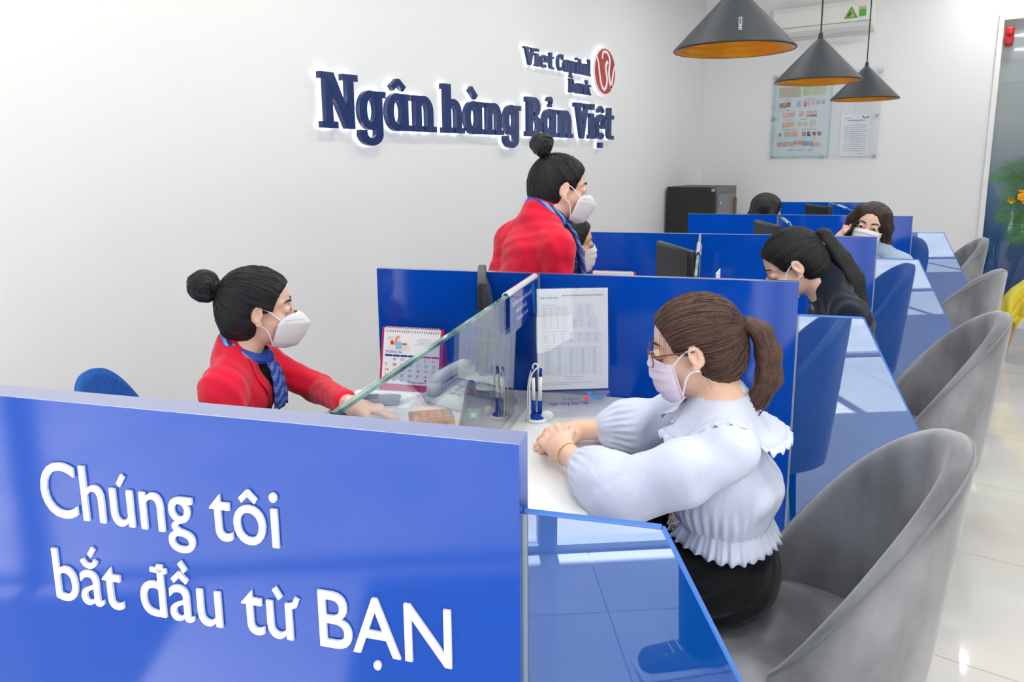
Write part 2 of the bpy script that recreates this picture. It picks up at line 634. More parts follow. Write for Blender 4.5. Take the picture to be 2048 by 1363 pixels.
def accent_polys(kinds, cx, top, w=0.07):
    P = []
    y = top
    for kd in kinds:
        if kd == 'acute': P.append(bar((cx - 0.03, y + 0.05), (cx + 0.06, y + 0.17), w))
        if kd == 'grave': P.append(bar((cx - 0.06, y + 0.17), (cx + 0.03, y + 0.05), w))
        if kd == 'circ':
            P.append(bar((cx - 0.12, y + 0.05), (cx + 0.01, y + 0.155), w)); P.append(bar((cx + 0.12, y + 0.05), (cx - 0.01, y + 0.155), w))
        if kd == 'breve':
            pts = [(cx + 0.12 * math.cos(t), y + 0.15 - 0.09 * math.sin(t)) for t in np.linspace(0.1, math.pi - 0.1, 7)]
            for a, b in zip(pts[:-1], pts[1:]): P.append(bar(a, b, w))
        if kd == 'high_acute': P.append(bar((cx + 0.02, y + 0.20), (cx + 0.10, y + 0.30), w))
        if kd == 'high_grave': P.append(bar((cx + 0.02, y + 0.30), (cx + 0.11, y + 0.19), w))
        if kd == 'horn':
            P.append(bar((cx, y - 0.03), (cx + 0.10, y + 0.00), w)); P.append(bar((cx + 0.085, y - 0.01), (cx + 0.125, y + 0.08), w))
        if kd == 'dot': P.append([(cx + 0.055 * math.cos(t), -0.13 + 0.055 * math.sin(t)) for t in np.linspace(0, 2 * math.pi, 13)[:-1]])
        if kd == 'stroke': P.append(bar((cx - 0.02, y + 0.09), (cx + 0.25, y + 0.09), w * 0.85))
    return P


def slogan(text, marks, x0, x1, z0, parent, ref_cap):
    """text of plain letters; marks {index: [accents]}; spans x0..x1 on the panel front, baseline z0"""
    px = pen_x(text)
    g0, _ = glyph(text[0])
    gl, _ = glyph(text[-1])
    lft = px[0] + g0[:, 0].min()
    rgt = px[-1] + gl[:, 0].max()
    kx = (x1 - x0) / (rgt - lft)
    kz = ref_cap / 0.727
    for k, ch in enumerate(text):
        if ch == ' ': continue
        v, f = glyph(ch)
        mb = MB()
        P = [((px[k] + p[0] - lft) * kx + x0, p[1] * kz + z0) for p in v]
        vs, fs = extrude_outline(P, f, 0.0, 0.004)
        mb.add([(a, -d - 0.0003, b) for a, b, d in vs], fs)
        if k in marks:
            cxm = (v[:, 0].min() + v[:, 0].max()) / 2
            top = v[:, 1].max()
            if 'horn' in marks[k]: 
                for poly in accent_polys(['horn'], v[:, 0].max() - 0.035, top): 
                    mb.prism([((px[k] + a - lft) * kx + x0, b * kz + z0) for a, b in poly], -0.0043, -0.0003, 'xz')
            if 'stroke' in marks[k]:
                for poly in accent_polys(['stroke'], v[:, 0].max() - 0.19, 0.52): 
                    mb.prism([((px[k] + a - lft) * kx + x0, b * kz + z0) for a, b in poly], -0.0043, -0.0003, 'xz')
            for poly in accent_polys([q for q in marks[k] if q not in ('horn', 'stroke')], cxm, top):
                mb.prism([((px[k] + a - lft) * kx + x0, b * kz + z0) for a, b in poly], -0.0043, -0.0003, 'xz')
        mb.build('letter', M_letter, parent)


slogan('Chung toi', {2: ['acute'], 7: ['circ']}, -0.752, -0.344, 0.936, parts[0], 0.092)
slogan('bat dau tu BAN', {1: ['breve', 'high_acute'], 4: ['stroke'], 5: ['circ', 'high_grave'], 9: ['grave', 'horn'], 12: ['dot']}, -0.747, -0.094, 0.796, parts[0], 0.090)

BAYTXT = ['', 'in the nearest bay', 'in the second bay', 'in the third bay', 'in the farthest bay']
WHO = ['', 'between the clerk in red and the customer in pale blue', 'beside the customer in the navy jacket',
       'beside the customer holding a phone', 'in the farthest bay by the back wall']
for i in range(1, 5):
    depth = 1.295 if i < 4 else 1.44
    d = empty('desk', bay(-0.9, -0.65, 0, i), PHI, 'white desk top ' + WHO[i], 'desk', 'white desks in the bays')
    dx0, dx1, dy0, dy1 = -0.42, 0.43, -depth + 0.65 + 0.01, 0.645
    MB().rbox(dx0, dx1, dy0, dy1, 0.716, 0.746, 0.012, 3).build('desk_top', M_white, d, angle=0.7)
    MB().box(dx0 + 0.012, dx1 - 0.006, dy0 + 0.01, dy1 - 0.01, 0.70, 0.716).build('edge_band', M_desk_edge, d)
    MB().box(0.12, 0.14, dy0 + 0.03, dy1 - 0.03, 0.10, 0.70).build('modesty_panel', M_blue, d)
    for y in (dy0 + 0.05, dy1 - 0.05):
        MB().box(-0.38, -0.34, y - 0.02, y + 0.02, 0, 0.70).build('leg', M_metal, d)
        MB().box(0.34, 0.38, y - 0.02, y + 0.02, 0, 0.70).build('leg', M_metal, d)
    pd = MB().rbox(-0.36, 0.06, dy1 - 0.42, dy1 - 0.06, 0.08, 0.66, 0.004, 1).build('pedestal', M_white, d)
    for z in (0.10, 0.29, 0.48):
        MB().rbox(-0.372, -0.36, dy1 - 0.41, dy1 - 0.07, z, z + 0.17, 0.003, 1).build('drawer', M_white, pd)
    g = empty('glass_screen', bay(-0.757, 0, 0, i), PHI, 'clear glass screen ' + WHO[i], 'glass screen', 'glass screens across the desks')
    MB().box(-0.004, 0.004, -depth, -0.002, 0.7465, 1.113).build('glass_sheet', M_glass, g)
    MB().box(-0.0045, 0.0045, -depth, -0.002, 1.113, 1.1195).build('top_edge', M_glass_edge, g)
    MB().box(-0.006, 0.006, -0.0035, -0.0005, 0.747, 1.116).build('end_strip', mat('strip_grey'), g)

# ------------------------------------------------------------------ wall sign: slab-serif letters drawn from stems, bowls and serifs
def arc_band(cx, cy, rx, ry, w, a0, a1, n=18, wy=None):
    """filled band of an ellipse between two angles as quads"""
    wy = w * 0.8 if wy is None else wy
    pts, fs = [], []
    for k in range(n + 1):
        a = math.radians(a0 + (a1 - a0) * k / n)
        pts.append((cx + rx * math.cos(a), cy + ry * math.sin(a)))
        pts.append((cx + (rx - w) * math.cos(a), cy + (ry - wy) * math.sin(a)))
    for k in range(n):
        fs.append([2 * k, 2 * k + 1, 2 * k + 3, 2 * k + 2])
    return pts, fs


def quad(x0, x1, y0, y1):
    return [(x0, y0), (x1, y0), (x1, y1), (x0, y1)], [[0, 1, 2, 3]]


def poly(*p):
    return list(p), [list(range(len(p)))]


W_, SH, XH = 0.19, 0.12, 0.74      # stem weight, serif height, x height (cap = 1)


def slab(ch):
    """-> advance width, [(points, faces)]"""
    P = []
    W = W_
    if ch == 'N':
        P += [quad(0.10, 0.26, 0, 1), quad(0.60, 0.76, 0, 1), poly((0.08, 1), (0.30, 1), (0.76, 0), (0.56, 0)),
              quad(0.0, 0.26, 1 - SH, 1), quad(0.0, 0.36, 0, SH), quad(0.50, 0.86, 1 - SH, 1)]
        return 0.88, P
    if ch in 'aâàảá':
        P += [arc_band(0.30, XH / 2, 0.30, XH / 2 + 0.01, W, 0, 360, 30), quad(0.41, 0.41 + W, 0, XH), quad(0.50, 0.70, 0, SH), quad(0.41, 0.64, XH - SH, XH)]
        if ch == 'â': P += [(bar((0.16, XH + 0.10), (0.34, XH + 0.25), 0.12), [[0, 1, 2, 3]]), (bar((0.50, XH + 0.10), (0.32, XH + 0.25), 0.12), [[0, 1, 2, 3]])]
        if ch == 'à': P += [(bar((0.20, XH + 0.29), (0.40, XH + 0.09), 0.13), [[0, 1, 2, 3]])]
        if ch == 'ả': P += [arc_band(0.32, XH + 0.22, 0.11, 0.11, 0.10, -70, 190, 10, 0.09), quad(0.29, 0.38, XH + 0.05, XH + 0.14)]
        return 0.72, P
    if ch == 'g':
        P += [arc_band(0.29, XH / 2, 0.29, XH / 2 + 0.01, W, 0, 360, 30), quad(0.40, 0.40 + W, -0.08, XH), quad(0.40, 0.68, XH - SH, XH),
              arc_band(0.29, -0.07, 0.30, 0.24, W, 180, 360, 16, 0.15), quad(0.0, 0.17, -0.10, -0.01)]
        return 0.70, P
    if ch == 'n':
        P += [quad(0.08, 0.08 + W, 0, XH), arc_band(0.34, XH - 0.30, 0.28, 0.31, W, 0, 150, 14, 0.16), quad(0.43, 0.62, 0, XH - 0.28), quad(0.0, 0.20, XH - SH, XH),
              quad(0.0, 0.33, 0, SH), quad(0.38, 0.71, 0, SH)]
        return 0.74, P
    if ch == 'h':
        P += [quad(0.08, 0.08 + W, 0, 1.06), arc_band(0.34, XH - 0.30, 0.28, 0.31, W, 0, 150, 14, 0.16), quad(0.43, 0.62, 0, XH - 0.28), quad(0.0, 0.20, 1.06 - SH, 1.06),
              quad(0.0, 0.33, 0, SH), quad(0.38, 0.71, 0, SH)]
        return 0.74, P
    if ch == 'B':
        P += [quad(0.08, 0.08 + W, 0, 1), arc_band(0.34, 0.745, 0.26, 0.255, W, -90, 90, 14, 0.13), arc_band(0.36, 0.27, 0.30, 0.27, W, -90, 90, 14, 0.13),
              quad(0.0, 0.35, 1 - 0.13, 1), quad(0.0, 0.37, 0, 0.13), quad(0.2, 0.37, 0.43, 0.55)]
        return 0.72, P
    if ch == 'V':
        P += [poly((0.06, 1), (0.27, 1), (0.47, 0), (0.32, 0)), poly((0.55, 1), (0.70, 1), (0.47, 0), (0.32, 0)), quad(-0.02, 0.36, 1 - SH, 1), quad(0.46, 0.78, 1 - SH, 1)]
        return 0.74, P
    if ch == 'i':
        P += [quad(0.08, 0.08 + W, 0, XH), quad(0.0, 0.20, XH - SH, XH), quad(0.0, 0.35, 0, SH), quad(0.07, 0.28, XH + 0.10, XH + 0.27)]
        return 0.37, P
    if ch in 'eệ':
        P += [arc_band(0.29, XH / 2, 0.29, XH / 2 + 0.01, 0.17, 0, 318, 28), quad(0.1, 0.56, XH / 2 - 0.06, XH / 2 + 0.06)]
        if ch == 'ệ': P += [(bar((0.13, XH + 0.08), (0.30, XH + 0.21), 0.10), [[0, 1, 2, 3]]), (bar((0.46, XH + 0.08), (0.28, XH + 0.21), 0.10), [[0, 1, 2, 3]]),
                            quad(0.21, 0.39, -0.26, -0.10)]
        return 0.60, P
    if ch == 't':
        P += [quad(0.11, 0.11 + W, 0.12, XH + 0.22), quad(0.0, 0.46, XH - SH, XH), arc_band(0.30, 0.18, 0.19, 0.18, W, 180, 290, 8, 0.13), quad(0.27, 0.45, 0, SH)]
        return 0.48, P
    if ch == 'C':
        P += [arc_band(0.38, 0.5, 0.38, 0.51, 0.2, 48, 318, 24, 0.14), quad(0.56, 0.68, 0.66, 1.0)]
        return 0.70, P
    if ch == 'p':
        P += [quad(0.08, 0.08 + W, -0.30, XH), arc_band(0.36, XH / 2, 0.29, XH / 2 + 0.01, W, 0, 360, 28), quad(0.0, 0.2, XH - SH, XH), quad(0.0, 0.36, -0.30, -0.30 + SH)]
        return 0.68, P
    if ch == 'l':
        P += [quad(0.08, 0.08 + W, 0, 1.06), quad(0.0, 0.2, 1.06 - SH, 1.06), quad(0.0, 0.36, 0, SH)]
        return 0.38, P
    if ch == 'k':
        P += [quad(0.08, 0.08 + W, 0, 1.06), quad(0.0, 0.2, 1.06 - SH, 1.06), quad(0.0, 0.34, 0, SH), poly((0.24, 0.30), (0.24, 0.46), (0.46, XH), (0.62, XH)),
              poly((0.30, 0.46), (0.44, 0.52), (0.66, 0), (0.46, 0)), quad(0.40, 0.70, 0, SH), quad(0.40, 0.68, XH - SH, XH)]
        return 0.70, P
    return 0.3, P


def solid(mb, P, kx, kz, u0, v0, d0, d1, grow=0.0):
    for q_i, (pts, fs) in enumerate(P):
        n = len(pts)
        A = sum(pts[f[k]][0] * pts[f[(k + 1) % len(f)]][1] - pts[f[(k + 1) % len(f)]][0] * pts[f[k]][1] for f in fs[:1] for k in range(len(f)))
        q = [(u0 + p[0] * kx, v0 + p[1] * kz) for p in pts]
        vs, ff = extrude_outline(q, [list(f) for f in fs], d0 + 0.0004 * q_i, d1 + 0.0005 * q_i)
        mb.add([(d, a, b) for a, b, d in vs], ff)       # depth along +X, run along +Y


sign = empty('wall_sign', (0, 0, 0), 0, 'raised navy bank lettering with white backlight on the white left wall', 'wall sign')


def word(text, y0, y1, z0, cap, d=0.030):
    adv, xs = 0.0, []
    last = 0.0
    for ch in text:
        w, P = slab(ch)
        xs.append(adv)
        last = adv + max(p[0] for q in P for p in q[0])
        adv += w
    k = (y1 - y0) / last
    for ch, x in zip(text, xs):
        w, P = slab(ch)
        mb = MB()
        solid(mb, P, k, cap, y0 + x * k, z0, 0.020, 0.020 + d)
        L_ = mb.build('letter', M_navy_letter, sign)
        mb = MB()
        solid(mb, P, k, cap, y0 + x * k, z0, 0.010, 0.0165)
        mb.build('light_backing', M_led, L_)


Z0, CAP = 1.632, 0.270
word('Ngân', 2.512, 3.382, Z0, CAP)
word('hàng', 3.445, 4.285, Z0, CAP)
word('Bản', 4.356, 5.010, Z0, CAP)
word('Việt', 5.046, 5.710, Z0, CAP)
word('Viet', 4.348, 4.745, 2.118, 0.118, 0.02)
word('Capital', 4.79, 5.309, 2.118, 0.118, 0.02)
word('Bank', 4.968, 5.312, 1.972, 0.105, 0.02)
# round emblem: white disc, red pieces cut by white bird-like curves
emb = MB()
cy, cz, er = 5.560, 2.179, 0.190
emb.prism([(cy + er * math.cos(t), cz + er * math.sin(t)) for t in np.linspace(0, 2 * math.pi, 49)[:-1]], 0.02, 0.035, 'yz')
eo = emb.build('emblem', M_letter, sign)
MB().prism([(cy + er * 0.97 * math.cos(t), cz + er * 0.97 * math.sin(t)) for t in np.linspace(0, 2 * math.pi, 49)[:-1]], 0.008, 0.0195, 'yz').build('light_backing', M_led, eo)


def clip_disc(pts, R_):
    out = []
    for u, v in pts:
        q = math.hypot(u, v)
        if q > R_: u, v = u * R_ / q, v * R_ / q
        out.append((cy + er * u, cz + er * v))
    return out


def curve(fn, n=14):
    return [fn(t / n) for t in range(n + 1)]


R0 = 0.94
MB().prism(clip_disc([(R0 * math.cos(t), R0 * math.sin(t)) for t in np.linspace(0, 2 * math.pi, 49)[:-1]], R0), 0.0345, 0.0375, 'yz').build('red_disc', M_red_logo, eo)


def stroke(pts, w0, w1):
    """white band of varying width along a smoothed line"""
    P = np.array(pts, float)
    for _ in range(3):
        Q = [P[0]]
        for a, b in zip(P[:-1], P[1:]): Q += [a * 0.75 + b * 0.25, a * 0.25 + b * 0.75]
        P = np.array(Q + [P[-1]])
    n = len(P)
    L, R_ = [], []
    for k in range(n):
        t = P[min(k + 1, n - 1)] - P[max(k - 1, 0)]
        t /= max(np.linalg.norm(t), 1e-9)
        w = w0 + (w1 - w0) * k / (n - 1)
        nn = np.array([-t[1], t[0]]) * w / 2
        L.append(tuple(P[k] + nn)); R_.append(tuple(P[k] - nn))
    pts2 = clip_disc(L, 0.97) + clip_disc(R_, 0.97)
    vs, fs = extrude_outline(pts2, [[k, k + 1, n + k + 1, n + k] for k in range(n - 1)], 0.0370, 0.0405)
    MB().add([(d, a, b) for a, b, d in vs], fs).build('white_stroke', M_letter, eo)


stroke([(-0.80, 0.52), (-0.66, 0.30), (-0.55, -0.15), (-0.38, -0.62), (-0.10, -0.80), (0.12, -0.60), (0.16, -0.25), (0.02, 0.05), (0.02, 0.32), (0.20, 0.42)], 0.10, 0.16)
stroke([(-0.30, 0.50), (-0.30, 0.74), (-0.08, 0.84), (0.20, 0.78), (0.40, 0.55), (0.38, 0.30), (0.30, 0.02), (0.38, -0.35), (0.56, -0.66)], 0.10, 0.15)
stroke([(0.52, -0.70), (0.66, -0.30), (0.74, 0.05), (0.92, 0.36)], 0.16, 0.08)

# ------------------------------------------------------------------ back wall furniture
ac = empty('air_conditioner', (1.213, YB, 2.66), 0, 'white wall mounted air conditioner above the notice board', 'air conditioner')
prof = [(0.0, 0.0), (-0.10, 0.0), (-0.16, 0.035), (-0.185, 0.075), (-0.19, 0.22), (-0.17, 0.265), (0.0, 0.275)]
MB().prism(prof, -0.455, 0.455, 'yz').build('body', M_whiteplastic, ac)
MB().box(-0.42, 0.42, -0.145, -0.11, 0.012, 0.022).build('air_flap', mat('flap_grey', S(205, 207, 208), 0.4), ac).matrix_local = Matrix.Translation((0, -0.012, -0.012)) @ Matrix.Rotation(0.4, 4, 'X')
MB().box(-0.452, 0.452, -0.1915, -0.186, 0.072, 0.076).build('panel_gap', mat('gap_grey', S(120, 122, 124), 0.6), ac)
MB().prism([(0.205, 0.105), (0.325, 0.105), (0.265, 0.215)], -0.1925, -0.1895, 'xz').build('triangle_sticker', mat('green_sticker', S(80, 170, 40), 0.5), ac)
MB().prism([(0.225, 0.116), (0.305, 0.116), (0.265, 0.19)], -0.1945, -0.1915, 'xz').build('flower_print', mat('lime_sticker', S(235, 215, 150), 0.5, noise=(30, S(60, 120, 30), 1, (1, 1, 1))), ac)
MB().box(0.335, 0.395, -0.1925, -0.1895, 0.115, 0.205).build('energy_sticker', mat('energy_green', S(90, 175, 70), 0.5), ac)
MB().box(0.335, 0.395, -0.194, -0.191, 0.178, 0.205).build('sticker_band', mat('sticker_tan', S(205, 190, 140), 0.5), ac)

bd = empty('notice_board', (1.257, YB, 1.881), 0, 'clear acrylic notice board on standoff pins under the air conditioner', 'notice board')
MB().rbox(-0.525, 0.515, -0.034, -0.028, -0.432, 0.432, 0.002, 1).build('acrylic_sheet', M_acryl, bd)
for x, z in ((-0.49, 0.40), (0.485, 0.40), (-0.49, -0.01), (0.485, -0.01), (-0.49, -0.40), (0.0, -0.40), (0.485, -0.40), (0.0, 0.40)):
    MB().cyl((x, 0, z), (x, -0.045, z), 0.012, n=12).build('standoff_pin', M_metal, bd)
pst = empty('banknote_poster', (1.04, YB, 1.874), 0, 'pale green bordered poster of banknote samples behind the acrylic board', 'poster')
MB().box(-0.284, 0.284, -0.012, -0.004, -0.4, 0.4).build('poster_sheet', mat('poster_green', S(188, 220, 212), 0.6), pst)
MB().box(-0.262, 0.262, -0.0135, -0.0115, -0.378, 0.378).build('poster_field', mat('poster_field', S(216, 228, 232), 0.6), pst)
NOTE = [mat('note_' + n, c, 0.7, noise=(38, c2, 3, (1, 1, 1))) for n, c, c2 in (
    ('green', S(178, 205, 180), S(205, 175, 160)), ('brown', S(150, 105, 85), S(200, 165, 135)), ('pink', S(225, 165, 160), S(235, 195, 190)),
    ('tan', S(222, 175, 140), S(235, 200, 160)), ('olive', S(188, 200, 160), S(215, 215, 180)), ('blue', S(150, 175, 200), S(190, 190, 210)), ('dark', S(70, 45, 40), S(220, 190, 150)))]
def note(x, z, w, h, k, tilt=0.0):
    c, s = math.cos(tilt), math.sin(tilt)
    p = [(x + a * c - b * s, z + a * s + b * c) for a, b in ((-w / 2, -h / 2), (w / 2, -h / 2), (w / 2, h / 2), (-w / 2, h / 2))]
    MB().prism(p, -0.0145, -0.013, 'xz').build('note_sample', NOTE[k], pst)
note(-0.125, 0.255, 0.215, 0.10, 0); note(0.115, 0.265, 0.225, 0.10, 4)
note(-0.165, 0.13, 0.11, 0.05, 1, 0.12); note(-0.03, 0.135, 0.045, 0.068, 5); note(0.03, 0.135, 0.022, 0.062, 1); note(0.06, 0.135, 0.022, 0.062, 3)
for k in range(3): note(0.105 + 0.05 * k, 0.145, 0.036, 0.042, (2, 5, 5)[k])
note(-0.12, 0.03, 0.12, 0.05, 2, 0.1); note(0.0, 0.035, 0.045, 0.06, 2); note(0.10, 0.05, 0.10, 0.025, 2); note(0.10, 0.015, 0.10, 0.022, 1)
note(-0.125, -0.07, 0.12, 0.05, 3, 0.08); note(-0.01, -0.065, 0.045, 0.036, 4); note(0.045, -0.065, 0.04, 0.036, 4); note(0.105, -0.06, 0.02, 0.07, 3); note(0.135, -0.06, 0.016, 0.06, 4)
note(-0.20, -0.17, 0.025, 0.03, 1); note(-0.125, -0.165, 0.065, 0.055, 4); note(-0.055, -0.16, 0.062, 0.055, 2)
for k in range(4): note(0.035 + 0.05 * k, -0.165, 0.038, 0.042, 6)
for k, q in enumerate((2, 4, 2, 5, 3)): note(-0.18 + 0.085 * k, -0.275 + (0.008, 0.012, 0.024, 0.014, 0.004)[k], 0.088, 0.045, q)
mb = MB()
for x, z, w in ((-0.13, 0.33, 0.1), (-0.15, 0.18, 0.08), (0.08, 0.18, 0.1), (-0.12, 0.075, 0.06), (-0.12, -0.02, 0.07), (0.02, -0.02, 0.06), (-0.11, -0.12, 0.14), (0.08, -0.12, 0.14), (0.0, -0.325, 0.26)):
    mb.box(x - w / 2, x + w / 2, -0.0145, -0.013, z - 0.003, z + 0.003)
mb.build('caption_lines', mat('caption_grey', S(150, 160, 170), 0.8), pst)
nt_ = empty('printed_notice', (1.555, YB, 1.683), 0, 'white printed letter behind the acrylic board, right of the poster', 'notice')
MB().box(-0.135, 0.13, -0.010, -0.004, -0.205, 0.205).build('paper', M_paper, nt_)
mb = MB()
mb.box(-0.075, 0.085, -0.0115, -0.0095, 0.138, 0.15)
mb.box(-0.105, -0.04, -0.0115, -0.0095, 0.165, 0.171)
for k in range(13):
    z = 0.10 - 0.0205 * k
    mb.box(-0.10, 0.105 - (0.04 if k in (4, 9) else 0.0), -0.0115, -0.0095, z - 0.0045, z)
mb.box(0.03, 0.08, -0.0115, -0.0095, -0.182, -0.176)
mb.build('text_lines', mat('faint_print', S(178, 182, 190), 0.8), nt_)
mb = MB()
pa, fa = arc_band(0.088, 0.186, 0.032, 0.026, 0.012, 180, 360, 10)
vs, fs = extrude_outline(pa, fa, 0.0095, 0.0118)
mb.add([(a, -d, b) for a, b, d in vs], fs)
mb.build('blue_swoosh', mat('swoosh_blue', S(40, 120, 190), 0.6), nt_)

cb = empty('filing_cabinet', (0.03, 6.95, 0), 0, 'tall dark grey steel cabinet standing in the far left corner', 'cabinet')
MB().rbox(0, 0.50, 0.0, 0.62, 0.06, 1.195, 0.004, 1).build('body', mat('cabinet_dark', S(34, 37, 36), 0.45), cb)
MB().box(0.02, 0.48, 0.02, 0.60, 0.0, 0.06).build('plinth', M_black, cb)
M_cdoor = mat('cabinet_grey', S(122, 126, 126), 0.45)
MB().box(0.50, 0.503, 0.0, 0.62, 0.06, 1.195).build('front_frame', mat('cabinet_frame_grey', S(100, 104, 104), 0.45), cb)
dr = MB().rbox(0.503, 0.515, 0.03, 0.59, 0.09, 1.125, 0.003, 1).build('door', M_cdoor, cb)
MB().rbox(0.515, 0.525, 0.05, 0.10, 1.03, 1.055, 0.003, 1).build('lock_plate', M_chrome, dr)
MB().rbox(0.515, 0.545, 0.50, 0.53, 0.90, 1.08, 0.004, 1).build('handle', mat('olive_handle', S(110, 112, 98), 0.4), dr)
MB().box(0.505, 0.517, 0.47, 0.495, 0.92, 1.06).build('orange_tag', mat('orange_tag', S(190, 120, 70), 0.6), dr)
MB().box(0.455, 0.495, -0.0015, 0.0, 1.155, 1.185).build('brand_sticker', mat('sticker_white', S(190, 195, 220), 0.5, noise=(60, S(40, 50, 130), 1, (1, 1, 1))), cb)

# pendant lamps
M_cord = mat('lamp_cord', S(30, 30, 32), 0.5)
for k, (Y, lab) in enumerate(((2.405, 'dark conical pendant lamp with gold lining, nearest and largest, cut by the top edge'),
                              (3.62, 'dark conical pendant lamp with gold lining, middle of the three'),
                              (4.868, 'dark conical pendant lamp with gold lining, farthest and smallest of three'))):
    L_ = empty('pendant_lamp', (2.112, Y, 1.805), 0, lab, 'pendant lamp', 'pendant lamps over the desks')
    MB().lathe([(0.186, 0.0), (0.188, 0.006), (0.030, 0.172), (0.016, 0.186), (0.012, 0.188)], n=64).build('shade', M_shade, L_, angle=0.5)
    mb = MB()
    pr = []
    for q in range(33):
        t = q / 32
        pr.append((0.1845 - 0.155 * t, 0.001 + 0.165 * t + 0.0016 * math.sin(t * 60)))
    mb.lathe(pr, n=64).build('lining', M_gold, L_, smooth=True)
    MB().lathe([(0.1845, 0.0008), (0.189, 0.0), (0.190, 0.004), (0.187, 0.007)], n=64).build('rim', M_black, L_, smooth=True)
    MB().cyl((0, 0, 0.185), (0, 0, 0.215), 0.012, 0.008, 12).build('cord_grip', M_black, L_)
    MB().cyl((0, 0, 0.21), (0, 0, ROOM_H - 1.805), 0.0035, n=6).build('cord', M_cord, L_)
    MB().lathe([(0.0, 0.05), (0.02, 0.05), (0.028, 0.065), (0.02, 0.11), (0.0, 0.12)], n=16).build('bulb', mat('bulb_white', S(235, 232, 224), 0.4), L_, smooth=True)
    if k == 0:
        # small vertical word on the shade, on the side facing the camera
        t = flat_text('UNICCO', 0.016, mat('pale_print', S(200, 202, 205), 0.6), 'printed_word', L_, 0, 0, 0)
        az = math.atan2(0 - 2.405, 2.888 - 2.112)
        n_ = Vector((math.cos(az) * 0.72, math.sin(az) * 0.72, 0.69)).normalized()
        up = Vector((-math.cos(az) * 0.69, -math.sin(az) * 0.69, 0.72)).normalized()
        side = up.cross(n_)
        mm = Matrix((up, n_ * -1, side * -1)).transposed().to_4x4()
        r_ = 0.188 - 0.158 * (0.035 - 0.006) / 0.166 + 0.0015
        mm.translation = Vector((math.cos(az + 0.13) * r_, math.sin(az + 0.13) * r_, 0.036))
        t.matrix_local = mm

